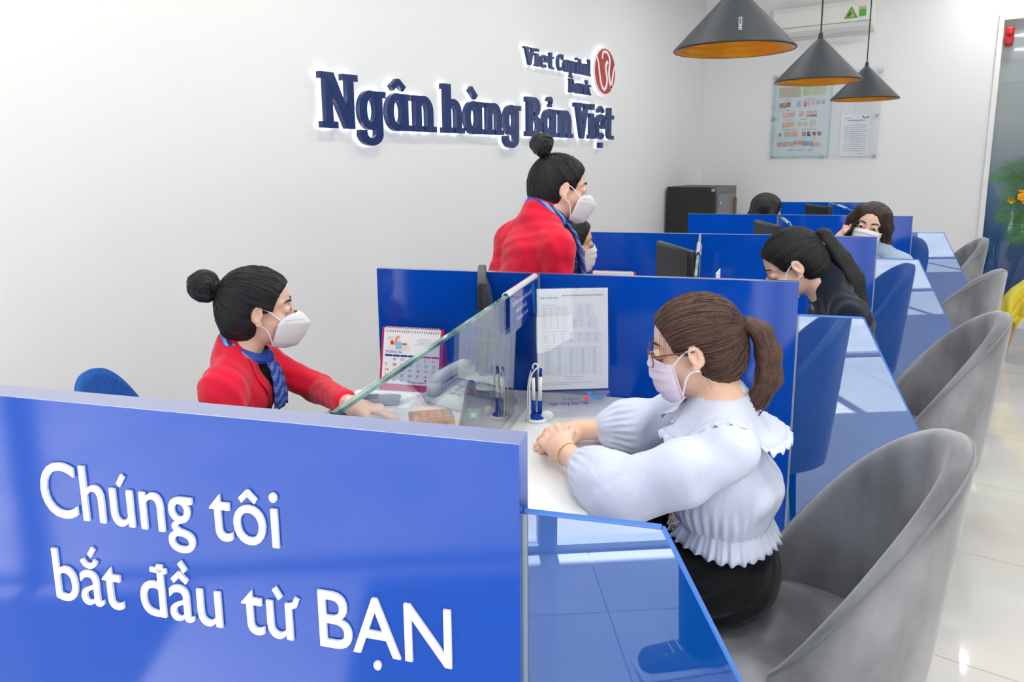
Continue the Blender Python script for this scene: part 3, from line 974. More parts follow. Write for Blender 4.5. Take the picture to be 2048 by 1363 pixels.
# ------------------------------------------------------------------ bodies: blended distance fields meshed as one surface
class Field:
    def __init__(self, lo, hi, h):
        self.lo = np.array(lo, np.float32)
        self.h = float(h)
        n = np.ceil((np.array(hi) - np.array(lo)) / h).astype(int) + 1
        self.n = n
        self.D = np.full(n, 5.0, np.float32)
        self.ax = [(self.lo[k] + self.h * np.arange(n[k])).astype(np.float32) for k in range(3)]

    def region(self, lo, hi):
        i0 = np.maximum(np.floor((np.array(lo) - self.lo) / self.h).astype(int), 0)
        i1 = np.minimum(np.ceil((np.array(hi) - self.lo) / self.h).astype(int) + 1, self.n)
        if (i1 <= i0).any(): return None
        sl = tuple(slice(a, b) for a, b in zip(i0, i1))
        X = self.ax[0][sl[0]][:, None, None]
        Y = self.ax[1][sl[1]][None, :, None]
        Z = self.ax[2][sl[2]][None, None, :]
        return sl, X, Y, Z

    def _mix(self, sl, d, k, cut):
        D = self.D[sl]
        if cut:
            h = np.clip(0.5 - 0.5 * (D + d) / k, 0, 1)
            self.D[sl] = D * (1 - h) - d * h + k * h * (1 - h)
        else:
            h = np.clip(0.5 + 0.5 * (D - d) / k, 0, 1)
            self.D[sl] = D * (1 - h) + d * h - k * h * (1 - h)

    def cap(self, p0, p1, r0, r1=None, k=0.012, flat=None, cut=False):
        """tapered capsule; flat=(axis, s) widens the section by s along an axis"""
        r1 = r0 if r1 is None else r1
        p0, p1 = np.array(p0, np.float32), np.array(p1, np.float32)
        m = max(r0, r1) * (flat[1] if flat else 1.0) + k + 4 * self.h
        q = self.region(np.minimum(p0, p1) - m, np.maximum(p0, p1) + m)
        if q is None: return self
        sl, X, Y, Z = q
        dx, dy, dz = X - p0[0], Y - p0[1], Z - p0[2]
        ax = p1 - p0
        if flat:
            a = np.array(flat[0], np.float32)
            a /= np.linalg.norm(a)
            s = 1 - 1 / flat[1]
            dt = dx * a[0] + dy * a[1] + dz * a[2]
            dx, dy, dz = dx - a[0] * dt * s, dy - a[1] * dt * s, dz - a[2] * dt * s
            ax = ax - a * (ax @ a) * s
        L2 = max(float(ax @ ax), 1e-9)
        t = np.clip((dx * ax[0] + dy * ax[1] + dz * ax[2]) / L2, 0, 1)
        d = np.sqrt((dx - t * ax[0]) ** 2 + (dy - t * ax[1]) ** 2 + (dz - t * ax[2]) ** 2) - (r0 + (r1 - r0) * t)
        self._mix(sl, d.astype(np.float32), k, cut)
        return self

    def chain(self, pts, rs, k=0.012, flat=None):
        for a, b, r0, r1 in zip(pts[:-1], pts[1:], rs[:-1], rs[1:]):
            self.cap(a, b, r0, r1, k, flat)
        return self

    def ell(self, c, r, R=None, k=0.012, cut=False):
        c, r = np.array(c, np.float32), np.array(r, np.float32)
        m = float(r.max()) + k + 4 * self.h
        q = self.region(c - m, c + m)
        if q is None: return self
        sl, X, Y, Z = q
        dx, dy, dz = X - c[0], Y - c[1], Z - c[2]
        if R is not None:
            R = np.array(R, np.float32)
            dx, dy, dz = (R[0, 0] * dx + R[1, 0] * dy + R[2, 0] * dz, R[0, 1] * dx + R[1, 1] * dy + R[2, 1] * dz, R[0, 2] * dx + R[1, 2] * dy + R[2, 2] * dz)
        k0 = np.sqrt((dx / r[0]) ** 2 + (dy / r[1]) ** 2 + (dz / r[2]) ** 2)
        k1 = np.sqrt((dx / r[0] ** 2) ** 2 + (dy / r[1] ** 2) ** 2 + (dz / r[2] ** 2) ** 2)
        d = np.where(k1 > 1e-6, k0 * (k0 - 1) / np.maximum(k1, 1e-6), -r.min())
        self._mix(sl, d.astype(np.float32), k, cut)
        return self

    def sample(self, P):
        P = (np.atleast_2d(P) - self.lo) / self.h
        i = np.clip(np.round(P).astype(int), 0, self.n - 1)
        return self.D[i[:, 0], i[:, 1], i[:, 2]]

    def top(self, x, y, default=0.0):
        ix, iy = int(round((x - self.lo[0]) / self.h)), int(round((y - self.lo[1]) / self.h))
        if not (0 <= ix < self.n[0] and 0 <= iy < self.n[1]): return default
        w = np.nonzero(self.D[ix, iy, :] < 0)[0]
        return self.ax[2][w[-1]] + self.h / 2 if len(w) else default

    def mesh(self):
        D = self.D
        D[0], D[-1] = np.maximum(D[0], 0.001), np.maximum(D[-1], 0.001)
        D[:, 0], D[:, -1] = np.maximum(D[:, 0], 0.001), np.maximum(D[:, -1], 0.001)
        D[:, :, 0], D[:, :, -1] = np.maximum(D[:, :, 0], 0.001), np.maximum(D[:, :, -1], 0.001)
        ins = D < 0
        cnt = np.zeros(np.array(D.shape) - 1, np.int8)
        for i in (0, 1):
            for j in (0, 1):
                for k in (0, 1):
                    cnt += ins[i:D.shape[0] - 1 + i, j:D.shape[1] - 1 + j, k:D.shape[2] - 1 + k]
        C = np.argwhere((cnt > 0) & (cnt < 8))
        idx = np.full(cnt.shape, -1, np.int64)
        idx[C[:, 0], C[:, 1], C[:, 2]] = np.arange(len(C))
        acc = np.zeros((len(C), 3))
        num = np.zeros(len(C))
        corners = [(0, 0, 0), (1, 0, 0), (0, 1, 0), (1, 1, 0), (0, 0, 1), (1, 0, 1), (0, 1, 1), (1, 1, 1)]
        val = [D[C[:, 0] + a, C[:, 1] + b, C[:, 2] + c] for a, b, c in corners]
        for e0 in range(8):
            for e1 in range(e0 + 1, 8):
                df = np.array(corners[e1]) - np.array(corners[e0])
                if np.abs(df).sum() != 1: continue
                a, b = val[e0], val[e1]
                cr = (a < 0) != (b < 0)
                t = np.where(cr, a / np.where(cr, a - b, 1), 0)
                acc += cr[:, None] * (np.array(corners[e0]) + t[:, None] * df)
                num += cr
        V = (C + acc / np.maximum(num, 1)[:, None]) * self.h + self.lo
        Q = []
        for axis in range(3):
            s0 = [slice(None)] * 3
            s1 = [slice(None)] * 3
            s0[axis], s1[axis] = slice(0, -1), slice(1, None)
            a, b = ins[tuple(s0)], ins[tuple(s1)]
            E_ = np.argwhere(a != b)
            u, v = [q for q in range(3) if q != axis]
            E_ = E_[(E_[:, u] > 0) & (E_[:, v] > 0) & (E_[:, u] < D.shape[u] - 1) & (E_[:, v] < D.shape[v] - 1)]
            sgn = a[E_[:, 0], E_[:, 1], E_[:, 2]]
            def g(du, dv):
                P = E_.copy()
                P[:, u] -= du
                P[:, v] -= dv
                return idx[P[:, 0], P[:, 1], P[:, 2]]
            q4 = np.stack([g(1, 1), g(0, 1), g(0, 0), g(1, 0)], 1)
            flip = sgn if axis != 1 else ~sgn
            q4 = np.where(flip[:, None], q4, q4[:, ::-1])
            Q.append(q4)
        return V, np.concatenate(Q)

    def build(self, name, m, parent, flow=None, disp=None, relax=1):
        V, Q = self.mesh()
        for _ in range(relax):
            A = np.zeros_like(V)
            n = np.zeros(len(V))
            for a, b in ((0, 1), (1, 2), (2, 3), (3, 0)):
                np.add.at(A, Q[:, a], V[Q[:, b]]); np.add.at(A, Q[:, b], V[Q[:, a]])
                np.add.at(n, Q[:, a], 1); np.add.at(n, Q[:, b], 1)
            V = V * 0.5 + 0.5 * A / np.maximum(n, 1)[:, None]
        if disp is not None:
            N = np.zeros_like(V)
            fn = np.cross(V[Q[:, 2]] - V[Q[:, 0]], V[Q[:, 3]] - V[Q[:, 1]])
            for c in range(4): np.add.at(N, Q[:, c], fn)
            N /= np.maximum(np.linalg.norm(N, axis=1), 1e-9)[:, None]
            V = V + N * disp(V)[:, None]
        return raw_mesh(name, V, Q, m, parent, flow(V) if flow else None)


def raw_mesh(name, V, Q, m, parent, flow=None):
    me = bpy.data.meshes.new(name)
    me.vertices.add(len(V))
    me.vertices.foreach_set('co', np.asarray(V, np.float32).reshape(-1))
    me.loops.add(len(Q) * 4)
    me.loops.foreach_set('vertex_index', np.asarray(Q, np.int32).reshape(-1))
    me.polygons.add(len(Q))
    me.polygons.foreach_set('loop_start', np.arange(0, len(Q) * 4, 4, dtype=np.int32))
    me.polygons.foreach_set('use_smooth', np.ones(len(Q), bool))
    me.update(calc_edges=True)
    me.validate()
    if flow is not None:
        at = me.attributes.new('flow', 'FLOAT_VECTOR', 'POINT')
        at.data.foreach_set('vector', np.asarray(flow, np.float32).reshape(-1))
    me.materials.append(m)
    o = bpy.data.objects.new(name, me)
    return link(o, parent)


def rotm(yaw=0, pitch=0, roll=0):
    cy, sy, cp, sp, cr, sr = math.cos(yaw), math.sin(yaw), math.cos(pitch), math.sin(pitch), math.cos(roll), math.sin(roll)
    Rz = np.array([[cy, -sy, 0], [sy, cy, 0], [0, 0, 1]])
    Ry = np.array([[cp, 0, sp], [0, 1, 0], [-sp, 0, cp]])
    Rx = np.array([[1, 0, 0], [0, cr, -sr], [0, sr, cr]])
    return Rz @ Ry @ Rx


def folds(dirs, amp):
    """soft cloth folds: sum of warped directional waves"""
    def f(V):
        d = np.zeros(len(V))
        for k, (kx, ky, kz, ph) in enumerate(dirs):
            w = 0.9 * np.sin(V[:, 0] * 17 + k * 2.1) + 0.9 * np.sin(V[:, 2] * 21 + V[:, 1] * 13 + k)
            m = 0.5 + 0.5 * np.sin(V[:, 0] * 9 + V[:, 2] * 7 + V[:, 1] * 11 + k * 1.7)
            s = np.sin(V[:, 0] * kx + V[:, 1] * ky + V[:, 2] * kz + ph + w)
            d += m * (np.abs(s) ** 0.7 * np.sign(s))
        return d * amp
    return f


# --- materials of people
M_skin = mat('skin', S(238, 200, 178), 0.48, spec=0.35, sss=0.25, noise=(24, S(232, 188, 166), 3, (1, 1, 1)))
M_skin2 = mat('skin_tan', S(226, 184, 156), 0.5, spec=0.35, sss=0.25, noise=(24, S(216, 170, 144), 3, (1, 1, 1)))


def hair_mat(name, c1, c2, rough=0.34, spec=0.5):
    m = bpy.data.materials.new(name)
    m.use_nodes = True
    nt = m.node_tree
    p = nt.nodes['Principled BSDF']
    p.inputs['Roughness'].default_value = rough
    p.inputs['Specular IOR Level'].default_value = spec
    at = nd(nt, 'ShaderNodeAttribute')
    at.attribute_name = 'flow'
    nz = nd(nt, 'ShaderNodeTexNoise')
    nz.inputs['Scale'].default_value = 1.0
    nz.inputs['Detail'].default_value = 6
    nz.inputs['Roughness'].default_value = 0.7
    nt.links.new(at.outputs['Vector'], nz.inputs['Vector'])
    cr = nd(nt, 'ShaderNodeValToRGB')
    cr.color_ramp.elements[0].position, cr.color_ramp.elements[0].color = 0.35, c1
    cr.color_ramp.elements[1].position, cr.color_ramp.elements[1].color = 0.68, c2
    nt.links.new(nz.outputs['Fac'], cr.inputs[0])
    nt.links.new(cr.outputs[0], p.inputs['Base Color'])
    bp = nd(nt, 'ShaderNodeBump')
    bp.inputs['Strength'].default_value = 0.75
    bp.inputs['Distance'].default_value = 0.0025
    nt.links.new(nz.outputs['Fac'], bp.inputs['Height'])
    nt.links.new(bp.outputs[0], p.inputs['Normal'])
    MATS[name] = m
    return m


M_hair_black = hair_mat('black_hair', S(7, 7, 9), S(34, 34, 40), 0.40, 0.36)
M_hair_brown = hair_mat('brown_hair', S(30, 19, 16), S(112, 78, 64), 0.40, 0.38)
M_hair_dark = hair_mat('dark_brown_hair', S(24, 14, 11), S(66, 43, 34), 0.42, 0.36)
M_iris = mat('eye_iris', S(40, 24, 18), 0.15, spec=0.8)
M_eye = mat('eye_white', S(232, 228, 224), 0.2, spec=0.6)
M_brow = mat('eyebrow_hair', S(58, 42, 38), 0.7)
M_lash = mat('lash', S(20, 16, 16), 0.6)
M_redcloth = mat('red_wool', S(224, 26, 58), 0.72, spec=0.15, sheen=0.2, bump=(13, 0.42, 0.016, (1, 1, 0.55)))
M_navycloth = mat('navy_wool', S(16, 26, 44), 0.75, spec=0.15, sheen=0.2, bump=(13, 0.42, 0.016, (1, 1, 0.55)))
M_blouse = mat('pale_blue_cotton', S(211, 218, 241), 0.75, spec=0.15, sheen=0.15, bump=(12, 0.42, 0.02, (1, 1, 0.5)))
M_blackcloth = mat('black_cloth', S(17, 19, 22), 0.75, spec=0.15, sheen=0.15, bump=(14, 0.4, 0.02, (1, 1, 2.5)))
M_greyblue = mat('grey_blue_cotton', S(160, 180, 202), 0.7, spec=0.15, bump=(18, 0.2, 0.008, (1, 1, 1)))
M_mask = mat('mask_white', S(226, 226, 230), 0.75, bump=(140, 0.1, 0.001, (1, 1, 1)))
M_mask_pink = mat('mask_pale_pink', S(228, 212, 230), 0.75, bump=(140, 0.1, 0.001, (1, 1, 1)))
M_elastic = mat('elastic_white', S(238, 238, 240), 0.6)


def scarf_mat():
    m = bpy.data.materials.new('printed_silk')
    m.use_nodes = True
    nt = m.node_tree
    p = nt.nodes['Principled BSDF']
    p.inputs['Roughness'].default_value = 0.4
    at = nd(nt, 'ShaderNodeAttribute')
    at.attribute_name = 'flow'
    wv = nd(nt, 'ShaderNodeTexWave')
    wv.inputs['Scale'].default_value = 0.55
    wv.inputs['Distortion'].default_value = 1.2
    wv.bands_direction = 'DIAGONAL'
    nt.links.new(at.outputs['Vector'], wv.inputs['Vector'])
    cr = nd(nt, 'ShaderNodeValToRGB')
    cr.color_ramp.interpolation = 'CONSTANT'
    e = cr.color_ramp.elements
    e[0].position, e[0].color = 0.0, S(24, 70, 168)
    e[1].position, e[1].color = 0.66, S(205, 50, 80)
    for ps, c in ((0.69, S(226, 234, 244)), (0.715, S(30, 84, 180)), (0.80, S(98, 182, 230)), (0.93, S(200, 226, 244)), (0.95, S(26, 60, 150))):
        q = e.new(ps)
        q.color = c
    nt.links.new(wv.outputs['Fac'], cr.inputs[0])
    nt.links.new(cr.outputs[0], p.inputs['Base Color'])
    return m


M_scarf = scarf_mat()


def head(F, H, R, k=0.012, ears=True):
    """skull, face, nose, lids and ears into the field; head frame x forward, y left, z up"""
    H = np.array(H)
    T = lambda *p: H + R @ np.array(p)
    E_ = lambda c, r, kk=k, cut=False: F.ell(T(*c), r, R, kk, cut)
    E_((-0.012, 0, 0.030), (0.090, 0.073, 0.076))
    E_((0.022, 0, 0.030), (0.060, 0.062, 0.058))
    E_((0.026, 0, -0.030), (0.058, 0.056, 0.060))
    E_((0.032, 0, -0.066), (0.045, 0.046, 0.042))
    E_((0.064, 0, -0.096), (0.020, 0.022, 0.017))
    for s in (1, -1):
        E_((0.052, 0.034 * s, -0.032), (0.026, 0.024, 0.024))
        F.cap(T(0.074, 0.012 * s, 0.021), T(0.062, 0.044 * s, 0.020), 0.010, 0.008, 0.010)
        E_((0.096, 0.031 * s, 0.0), (0.018, 0.019, 0.013), 0.010, True)
    F.cap(T(0.080, 0, 0.014), T(0.094, 0, -0.028), 0.0065, 0.0090, 0.010)
    E_((0.090, 0.0, -0.034), (0.012, 0.016, 0.009))
    E_((0.083, 0, -0.060), (0.009, 0.022, 0.006), 0.008)
    E_((0.082, 0, -0.072), (0.009, 0.019, 0.006), 0.008)
    for s in (1, -1):
        E_((0.0745, 0.031 * s, 0.0), (0.0155, 0.0165, 0.0125), 0.004)          # lids over the eyeball
        E_((0.0915, 0.031 * s, -0.0015), (0.0075, 0.0130, 0.0042), 0.002, True)  # lid opening
        if ears:
            RR = R @ rotm(0.35 * s, 0.22, 0)
            F.ell(T(-0.004, 0.075 * s, -0.006), (0.0175, 0.0065, 0.028), RR, 0.005)
            F.ell(T(0.0005, 0.0815 * s, -0.004), (0.0095, 0.0062, 0.0185), RR, 0.003, True)
            F.ell(T(0.006, 0.078 * s, -0.012), (0.0045, 0.004, 0.007), RR, 0.003)
            F.ell(T(0.003, 0.074 * s, -0.034), (0.009, 0.006, 0.010), R, 0.006)


def face_parts(root, H, R, brow=True, hue=None):
    H = np.array(H)
    T = lambda *p: tuple(H + R @ np.array(p))
    for s in (1, -1):
        e = MB().ellipsoid((0, 0, 0), (0.0125, 0.0125, 0.0125), 20, 14).build('eye', M_eye, root, True)
        e.matrix_local = Matrix.Translation(T(0.0752, 0.031 * s, -0.001)) @ Matrix(R.tolist()).to_4x4()
        MB().lathe([(0.0, 0.0128), (0.003, 0.0127), (0.0058, 0.0118)], n=20).build('iris', M_iris, e, True).matrix_local = Matrix.Rotation(math.radians(90), 4, 'Y') @ Matrix.Scale(1.02, 4)
        if brow:
            MB().tube([T(0.0885, 0.013 * s, 0.021), T(0.0875, 0.026 * s, 0.0265), T(0.079, 0.040 * s, 0.0265), T(0.069, 0.049 * s, 0.021)],
                      [0.0026, 0.0034, 0.0028, 0.001], 6, 0.5).build('eyebrow', M_brow, root, True)
        MB().tube([T(0.0868, 0.019 * s, 0.0005), T(0.0895, 0.027 * s, 0.0040), T(0.0885, 0.035 * s, 0.0040), T(0.0835, 0.044 * s, 0.0005)],
                  [0.0006, 0.0013, 0.0015, 0.0008], 5).build('eyelash', M_lash, root, True)


def flow_to(tie, axis, across=105.0, along=9.0):
    """hair streaks converging on a tie point"""
    tie, axis = np.array(tie), np.array(axis, float)
    axis /= np.linalg.norm(axis)
    e1 = np.cross(axis, [0.3, 1.0, 0.2]); e1 /= np.linalg.norm(e1)
    e2 = np.cross(axis, e1)
    def f(V):
        d = V - tie
        a = np.arctan2(d @ e2, d @ e1)
        r = np.linalg.norm(d, axis=1)
        return np.stack([np.cos(a) * across / 3, np.sin(a) * across / 3, r * along], 1)
    return f


def flow_along(path, across=420.0, along=8.0):
    P = np.array(path)
    def f(V):
        best = np.full(len(V), 1e9)
        out = np.zeros((len(V), 3))
        acc = 0.0
        for a, b in zip(P[:-1], P[1:]):
            ax = b - a
            L = np.linalg.norm(ax)
            t = np.clip(((V - a) @ ax) / (L * L), 0, 1)
            off = V - (a + t[:, None] * ax)
            d = np.linalg.norm(off, axis=1)
            w = ax / L
            e1 = np.cross(w, [0.2, 1, 0.1]); e1 /= np.linalg.norm(e1)
            e2 = np.cross(w, e1)
            m = d < best
            best[m] = d[m]
            out[m] = np.stack([off @ e1 * across, off @ e2 * across, (acc + t * L) * along], 1)[m]
            acc += L
        return out
    return f


def hair_cap(root, H, R, m, tie, part=False, h=0.0035, low=0.0, full=1.0, name='hair', front=0.0, locks=260):
    """combed-back hair shell over the skull, open at face, ears and neck"""
    H = np.array(H)
    T = lambda *p: H + R @ np.array(p)
    F = Field(H - 0.16, H + 0.16, h)
    F.ell(T(-0.015, 0, 0.030), (0.097 * full, 0.080 * full, 0.085 * full), R, 0.02)
    F.ell(T(-0.046, 0, -0.018), (0.066 * full, 0.071 * full, 0.080 * full), R, 0.03)
    F.ell(T(0.010, 0, 0.040), (0.0755, 0.0735, 0.0640), R, 0.02)
    F.ell(T(0.112 + front, 0, -0.006), (0.080, 0.135, 0.086), R, 0.008, True)          # face
    F.ell(T(0.075 + front, 0, -0.06), (0.085, 0.11, 0.07), R, 0.012, True)
    for s in (1, -1):
        F.ell(T(-0.004, 0.088 * s, -0.016), (0.024, 0.022, 0.036), R, 0.008, True)     # ears
        F.ell(T(0.022, 0.08 * s, -0.045), (0.034, 0.045, 0.045), R, 0.010, True)
    F.ell(T(0.005, 0, -0.150 + low), (0.12, 0.11, 0.062), R, 0.012, True)               # nape
    ax = T(0.02, 0, 0.0) - np.array(tie)
    fl = flow_to(tie, ax)
    def disp(V):
        q = fl(V)
        return 0.0009 * np.sin(q[:, 0] * 3.1 + 1) + 0.0009 * np.sin(q[:, 1] * 3.7 + q[:, 0])
    o = F.build(name, m, root, fl, disp)
    if locks: hair_locks(root, F, T(-0.012, 0, 0.015), np.array(tie), m, locks, o)
    return o


def hair_locks(root, F, c, tie, m, n, parent, seed=2):
    """fine combed locks lying on the hair shell from the hairline to the tie"""
    rs = np.random.RandomState(seed)
    c = np.array(c)
    dt = (tie - c) / np.linalg.norm(tie - c)
    rr = np.arange(0.15, 0.050, -0.0012)
    def hit(d):
        v = F.sample(c + rr[:, None] * d)
        i = np.nonzero(v < 0)[0]
        if not len(i) or rr[i[0]] < 0.062: return None
        return rr[i[0]]
    mb = MB()
    made = 0
    for k in range(n * 4):
        if made >= n: break
        d0 = rs.normal(size=3); d0 /= np.linalg.norm(d0)
        perp = d0 - dt * (d0 @ dt)
        if np.linalg.norm(perp) < 0.1: continue
        perp /= np.linalg.norm(perp)
        th = 0.25
        while th < 2.6 and hit(dt * math.cos(th) + perp * math.sin(th)) is not None: th += 0.05
        th -= 0.05
        if th < 0.5: continue
        t0, t1 = th * rs.uniform(0.75, 0.99), th * rs.uniform(0.05, 0.35)
        pts, ok = [], True
        wob = rs.uniform(-0.035, 0.035)
        for q in np.linspace(0, 1, 12):
            a = t0 + (t1 - t0) * q
            d = dt * math.cos(a) + perp * math.sin(a) + np.cross(dt, perp) * wob * math.sin(q * 3.1)
            r = hit(d / np.linalg.norm(d))
            if r is None: ok = False; break
            pts.append(c + d / np.linalg.norm(d) * (r + 0.0006))
        if not ok: continue
        w = rs.uniform(0.0009, 0.0022)
        mb.tube(pts, [w * math.sin(math.pi * (0.08 + 0.86 * j / 11)) for j in range(12)], 5)
        made += 1
    o = mb.build('combed_locks', m, parent, True)
    V = np.array(mb.v)
    rnd = np.repeat(rs.uniform(0, 40, (made, 1)), 60, 0)
    fl = np.stack([rnd[:, 0], rnd[:, 0] * 0.7, np.linalg.norm(V - tie, axis=1) * 9], 1)
    at = o.data.attributes.new('flow', 'FLOAT_VECTOR', 'POINT')
    at.data.foreach_set('vector', fl.astype(np.float32).reshape(-1))
    return o


def strands(root, m, specs, name='loose_strand', r=0.0006):
    for pts in specs:
        MB().tube(pts, [r * 0.7] + [r] * (len(pts) - 2) + [r * 0.3], 5, smooth=2).build(name, m, root, True)


def mask_kn95(root, H, R, m):
    H = np.array(H)
    T = lambda *p: H + R @ np.array(p)
    ctr = [(0.106, -0.008), (0.123, -0.016), (0.146, -0.044), (0.132, -0.078), (0.108, -0.112), (0.075, -0.121)]
    sid = [(0.084, -0.014), (0.068, -0.020), (0.054, -0.036), (0.046, -0.064), (0.040, -0.090), (0.036, -0.106)]
    sy = [0.034, 0.054, 0.066, 0.066, 0.060, 0.050]
    def lerp(L_, v):
        x = v * (len(L_) - 1); i = min(int(x), len(L_) - 2); t = x - i
        return np.array(L_[i]) * (1 - t) + np.array(L_[i + 1]) * t
    def fn(u, v):
        s = 2 * u - 1
        c, e = lerp(ctr, v), lerp(sid, v)
        w = abs(s) ** 1.1
        x, z = c * (1 - w) + e * w
        x += 0.009 * math.sin(math.pi * min(abs(s), 1)) * (1 - 0.3 * v)
        return T(x, float(lerp(sy, v)) * s, z)
    o = MB().grid(fn, 24, 20).build('face_mask', m, root, angle=0.9)
    sm = o.modifiers.new('thickness', 'SOLIDIFY'); sm.thickness = 0.0022; sm.offset = -1
    mb = MB()
    for s in (0, 1):
        for v, dz in ((0.30, 0.0005), (0.92, 0.0005)):
            mb.tube([Vector(fn(0.5 + (s - 0.5) * q, v)) + Vector(tuple(R @ np.array((0.0012, (s - 0.5) * 0.002, dz)))) for q in np.linspace(0.15, 0.9, 12)], 0.0006, 5)
    mb.build('weld_lines', M_elastic, o, True)
    for s in (0, 1):
        sg = 1 if s else -1
        for v, ez in ((0.30, 0.014), (0.88, -0.036)):
            p = Vector(fn(float(s), v))
            MB().tube([p, Vector(T(0.024, 0.074 * sg, ez * 1.05 - 0.008)), Vector(T(-0.006, 0.079 * sg, ez))], 0.0022, 6, 0.5, smooth=3).build('ear_loop', M_elastic, o, True)
    return o


def mask_surgical(root, H, R, m, drop=0.0):
    H = np.array(H)
    T = lambda *p: H + R @ np.array(p)
    ctr = [(0.099, 0.000 - drop), (0.108, -0.020), (0.110, -0.042), (0.106, -0.072), (0.093, -0.106), (0.076, -0.119)]
    def lerp(L_, v):
        x = v * (len(L_) - 1); i = min(int(x), len(L_) - 2); t = x - i
        return np.array(L_[i]) * (1 - t) + np.array(L_[i + 1]) * t
    def fn(u, v):
        s = 2 * u - 1
        x, z = lerp(ctr, v)
        a = abs(s)
        xs = 0.050 - 0.008 * v
        zs = -0.020 - 0.078 * v
        w = a ** 1.9
        y = (0.068 - 0.004 * v) * math.sin(s * math.pi / 2 * 0.98)
        pl = 0.0026 * (2 * ((v * 4.2) % 1.0) - 1.0) * (1 - a ** 4) * (1 if 0.08 < v < 0.92 else 0)
        return T(x * (1 - w) + xs * w + pl, y, z * (1 - a ** 1.3) + zs * a ** 1.3)
    o = MB().grid(fn, 22, 26).build('face_mask', m, root, smooth=True)
    sm = o.modifiers.new('thickness', 'SOLIDIFY'); sm.thickness = 0.0022; sm.offset = -1
    for s in (0, 1):
        sg = 1 if s else -1
        MB().tube([Vector(fn(float(s), v)) for v in np.linspace(0, 1, 6)], 0.002, 6).build('side_band', m, o, True)
        for v, ez in ((0.04, 0.012), (0.95, -0.038)):
            MB().tube([Vector(fn(float(s), v)), Vector(T(0.022, 0.075 * sg, ez * 0.9 - 0.006)), Vector(T(-0.005, 0.080 * sg, ez))], 0.0020, 6, 0.6, smooth=3).build('ear_loop', M_elastic, o, True)
    return o


def hand(F, w, d, n, side, curl=(0.5, 0.6, 0.7, 0.7), size=1.0, thumb=0.5, k=0.006):
    """palm and five unequal fingers; w wrist, d towards the knuckles, n back-of-hand normal, side +1 when the thumb is on n x d"""
    w, d, n = np.array(w, float), np.array(d, float), np.array(n, float)
    d /= np.linalg.norm(d)
    n -= d * (n @ d); n /= np.linalg.norm(n)
    sx = np.cross(n, d) * side          # towards the thumb side
    s = size
    ln = [(0.040, 0.024, 0.019), (0.044, 0.027, 0.020), (0.041, 0.025, 0.019), (0.032, 0.019, 0.017)]
    off = [0.029, 0.0095, -0.0100, -0.0285]
    fwd = [0.083, 0.087, 0.083, 0.075]
    for i in range(4):
        kn = w + d * fwd[i] * s + sx * off[i] * s
        base = w + sx * off[i] * 0.55 * s + d * 0.012 * s
        F.cap(base, kn, 0.0120 * s, 0.0098 * s, 0.008)
        F.cap(kn, kn + n * 0.0022 * s, 0.0100 * s, 0.0096 * s, 0.006)
        p, ang = kn, 0.0
        rr = (0.0086, 0.0078, 0.0071) if i < 3 else (0.0076, 0.0068, 0.0062)
        c = curl[i]
        for j in range(3):
            ang += c * (1.25, 1.35, 0.85)[j]
            q = p + (d * math.cos(ang) - n * math.sin(ang)) * ln[i][j] * s
            F.cap(p, q, rr[j] * s, (rr[j] - 0.0006) * s, k)
            p = q
    b0 = w + d * 0.018 * s + sx * 0.020 * s
    b1 = b0 + (d * 0.75 + sx * 0.62 - n * 0.30) * 0.045 * s
    dd = d * (0.9 - 0.4 * thumb) + sx * (0.35 - 0.55 * thumb) - n * (0.25 + 0.35 * thumb)
    dd /= np.linalg.norm(dd)
    b2 = b1 + dd * 0.031 * s
    b3 = b2 + (dd * 0.85 - sx * 0.3 * thumb - n * 0.15) * 0.025 * s
    F.cap(b0, b1, 0.0145 * s, 0.0108 * s, 0.012).cap(b1, b2, 0.0100 * s, 0.0090 * s, k).cap(b2, b3, 0.0088 * s, 0.0072 * s, k)
    F.cap(w - d * 0.01, w + d * 0.03 * s, 0.020 * s, 0.022 * s, 0.014, (sx, 1.35))


def scarf_piece(name, fn, nu, nv, parent, thick=0.003, m=None):
    mb = MB().grid(fn, nu, nv)
    o = mb.build(name, m or M_scarf, parent, True)
    fl = []
    for j in range(nv + 1):
        for i in range(nu + 1):
            fl.append((i / nu * 3.0, j / nv * 3.0 * nv / max(nu, 1), 0.3))
    at = o.data.attributes.new('flow', 'FLOAT_VECTOR', 'POINT')
    at.data.foreach_set('vector', np.array(fl, np.float32).reshape(-1))
    sm = o.modifiers.new('thickness', 'SOLIDIFY'); sm.thickness = thick
    return o


def person(label, loc, yaw, group=None):
    return empty('person', loc, yaw, label, 'person', group)


def ruffle(name, fn, nu, nv, m, parent, thick=0.0015):
    o = MB().grid(fn, nu, nv).build(name, m, parent, True)
    sm = o.modifiers.new('thickness', 'SOLIDIFY'); sm.thickness = thick
    return o

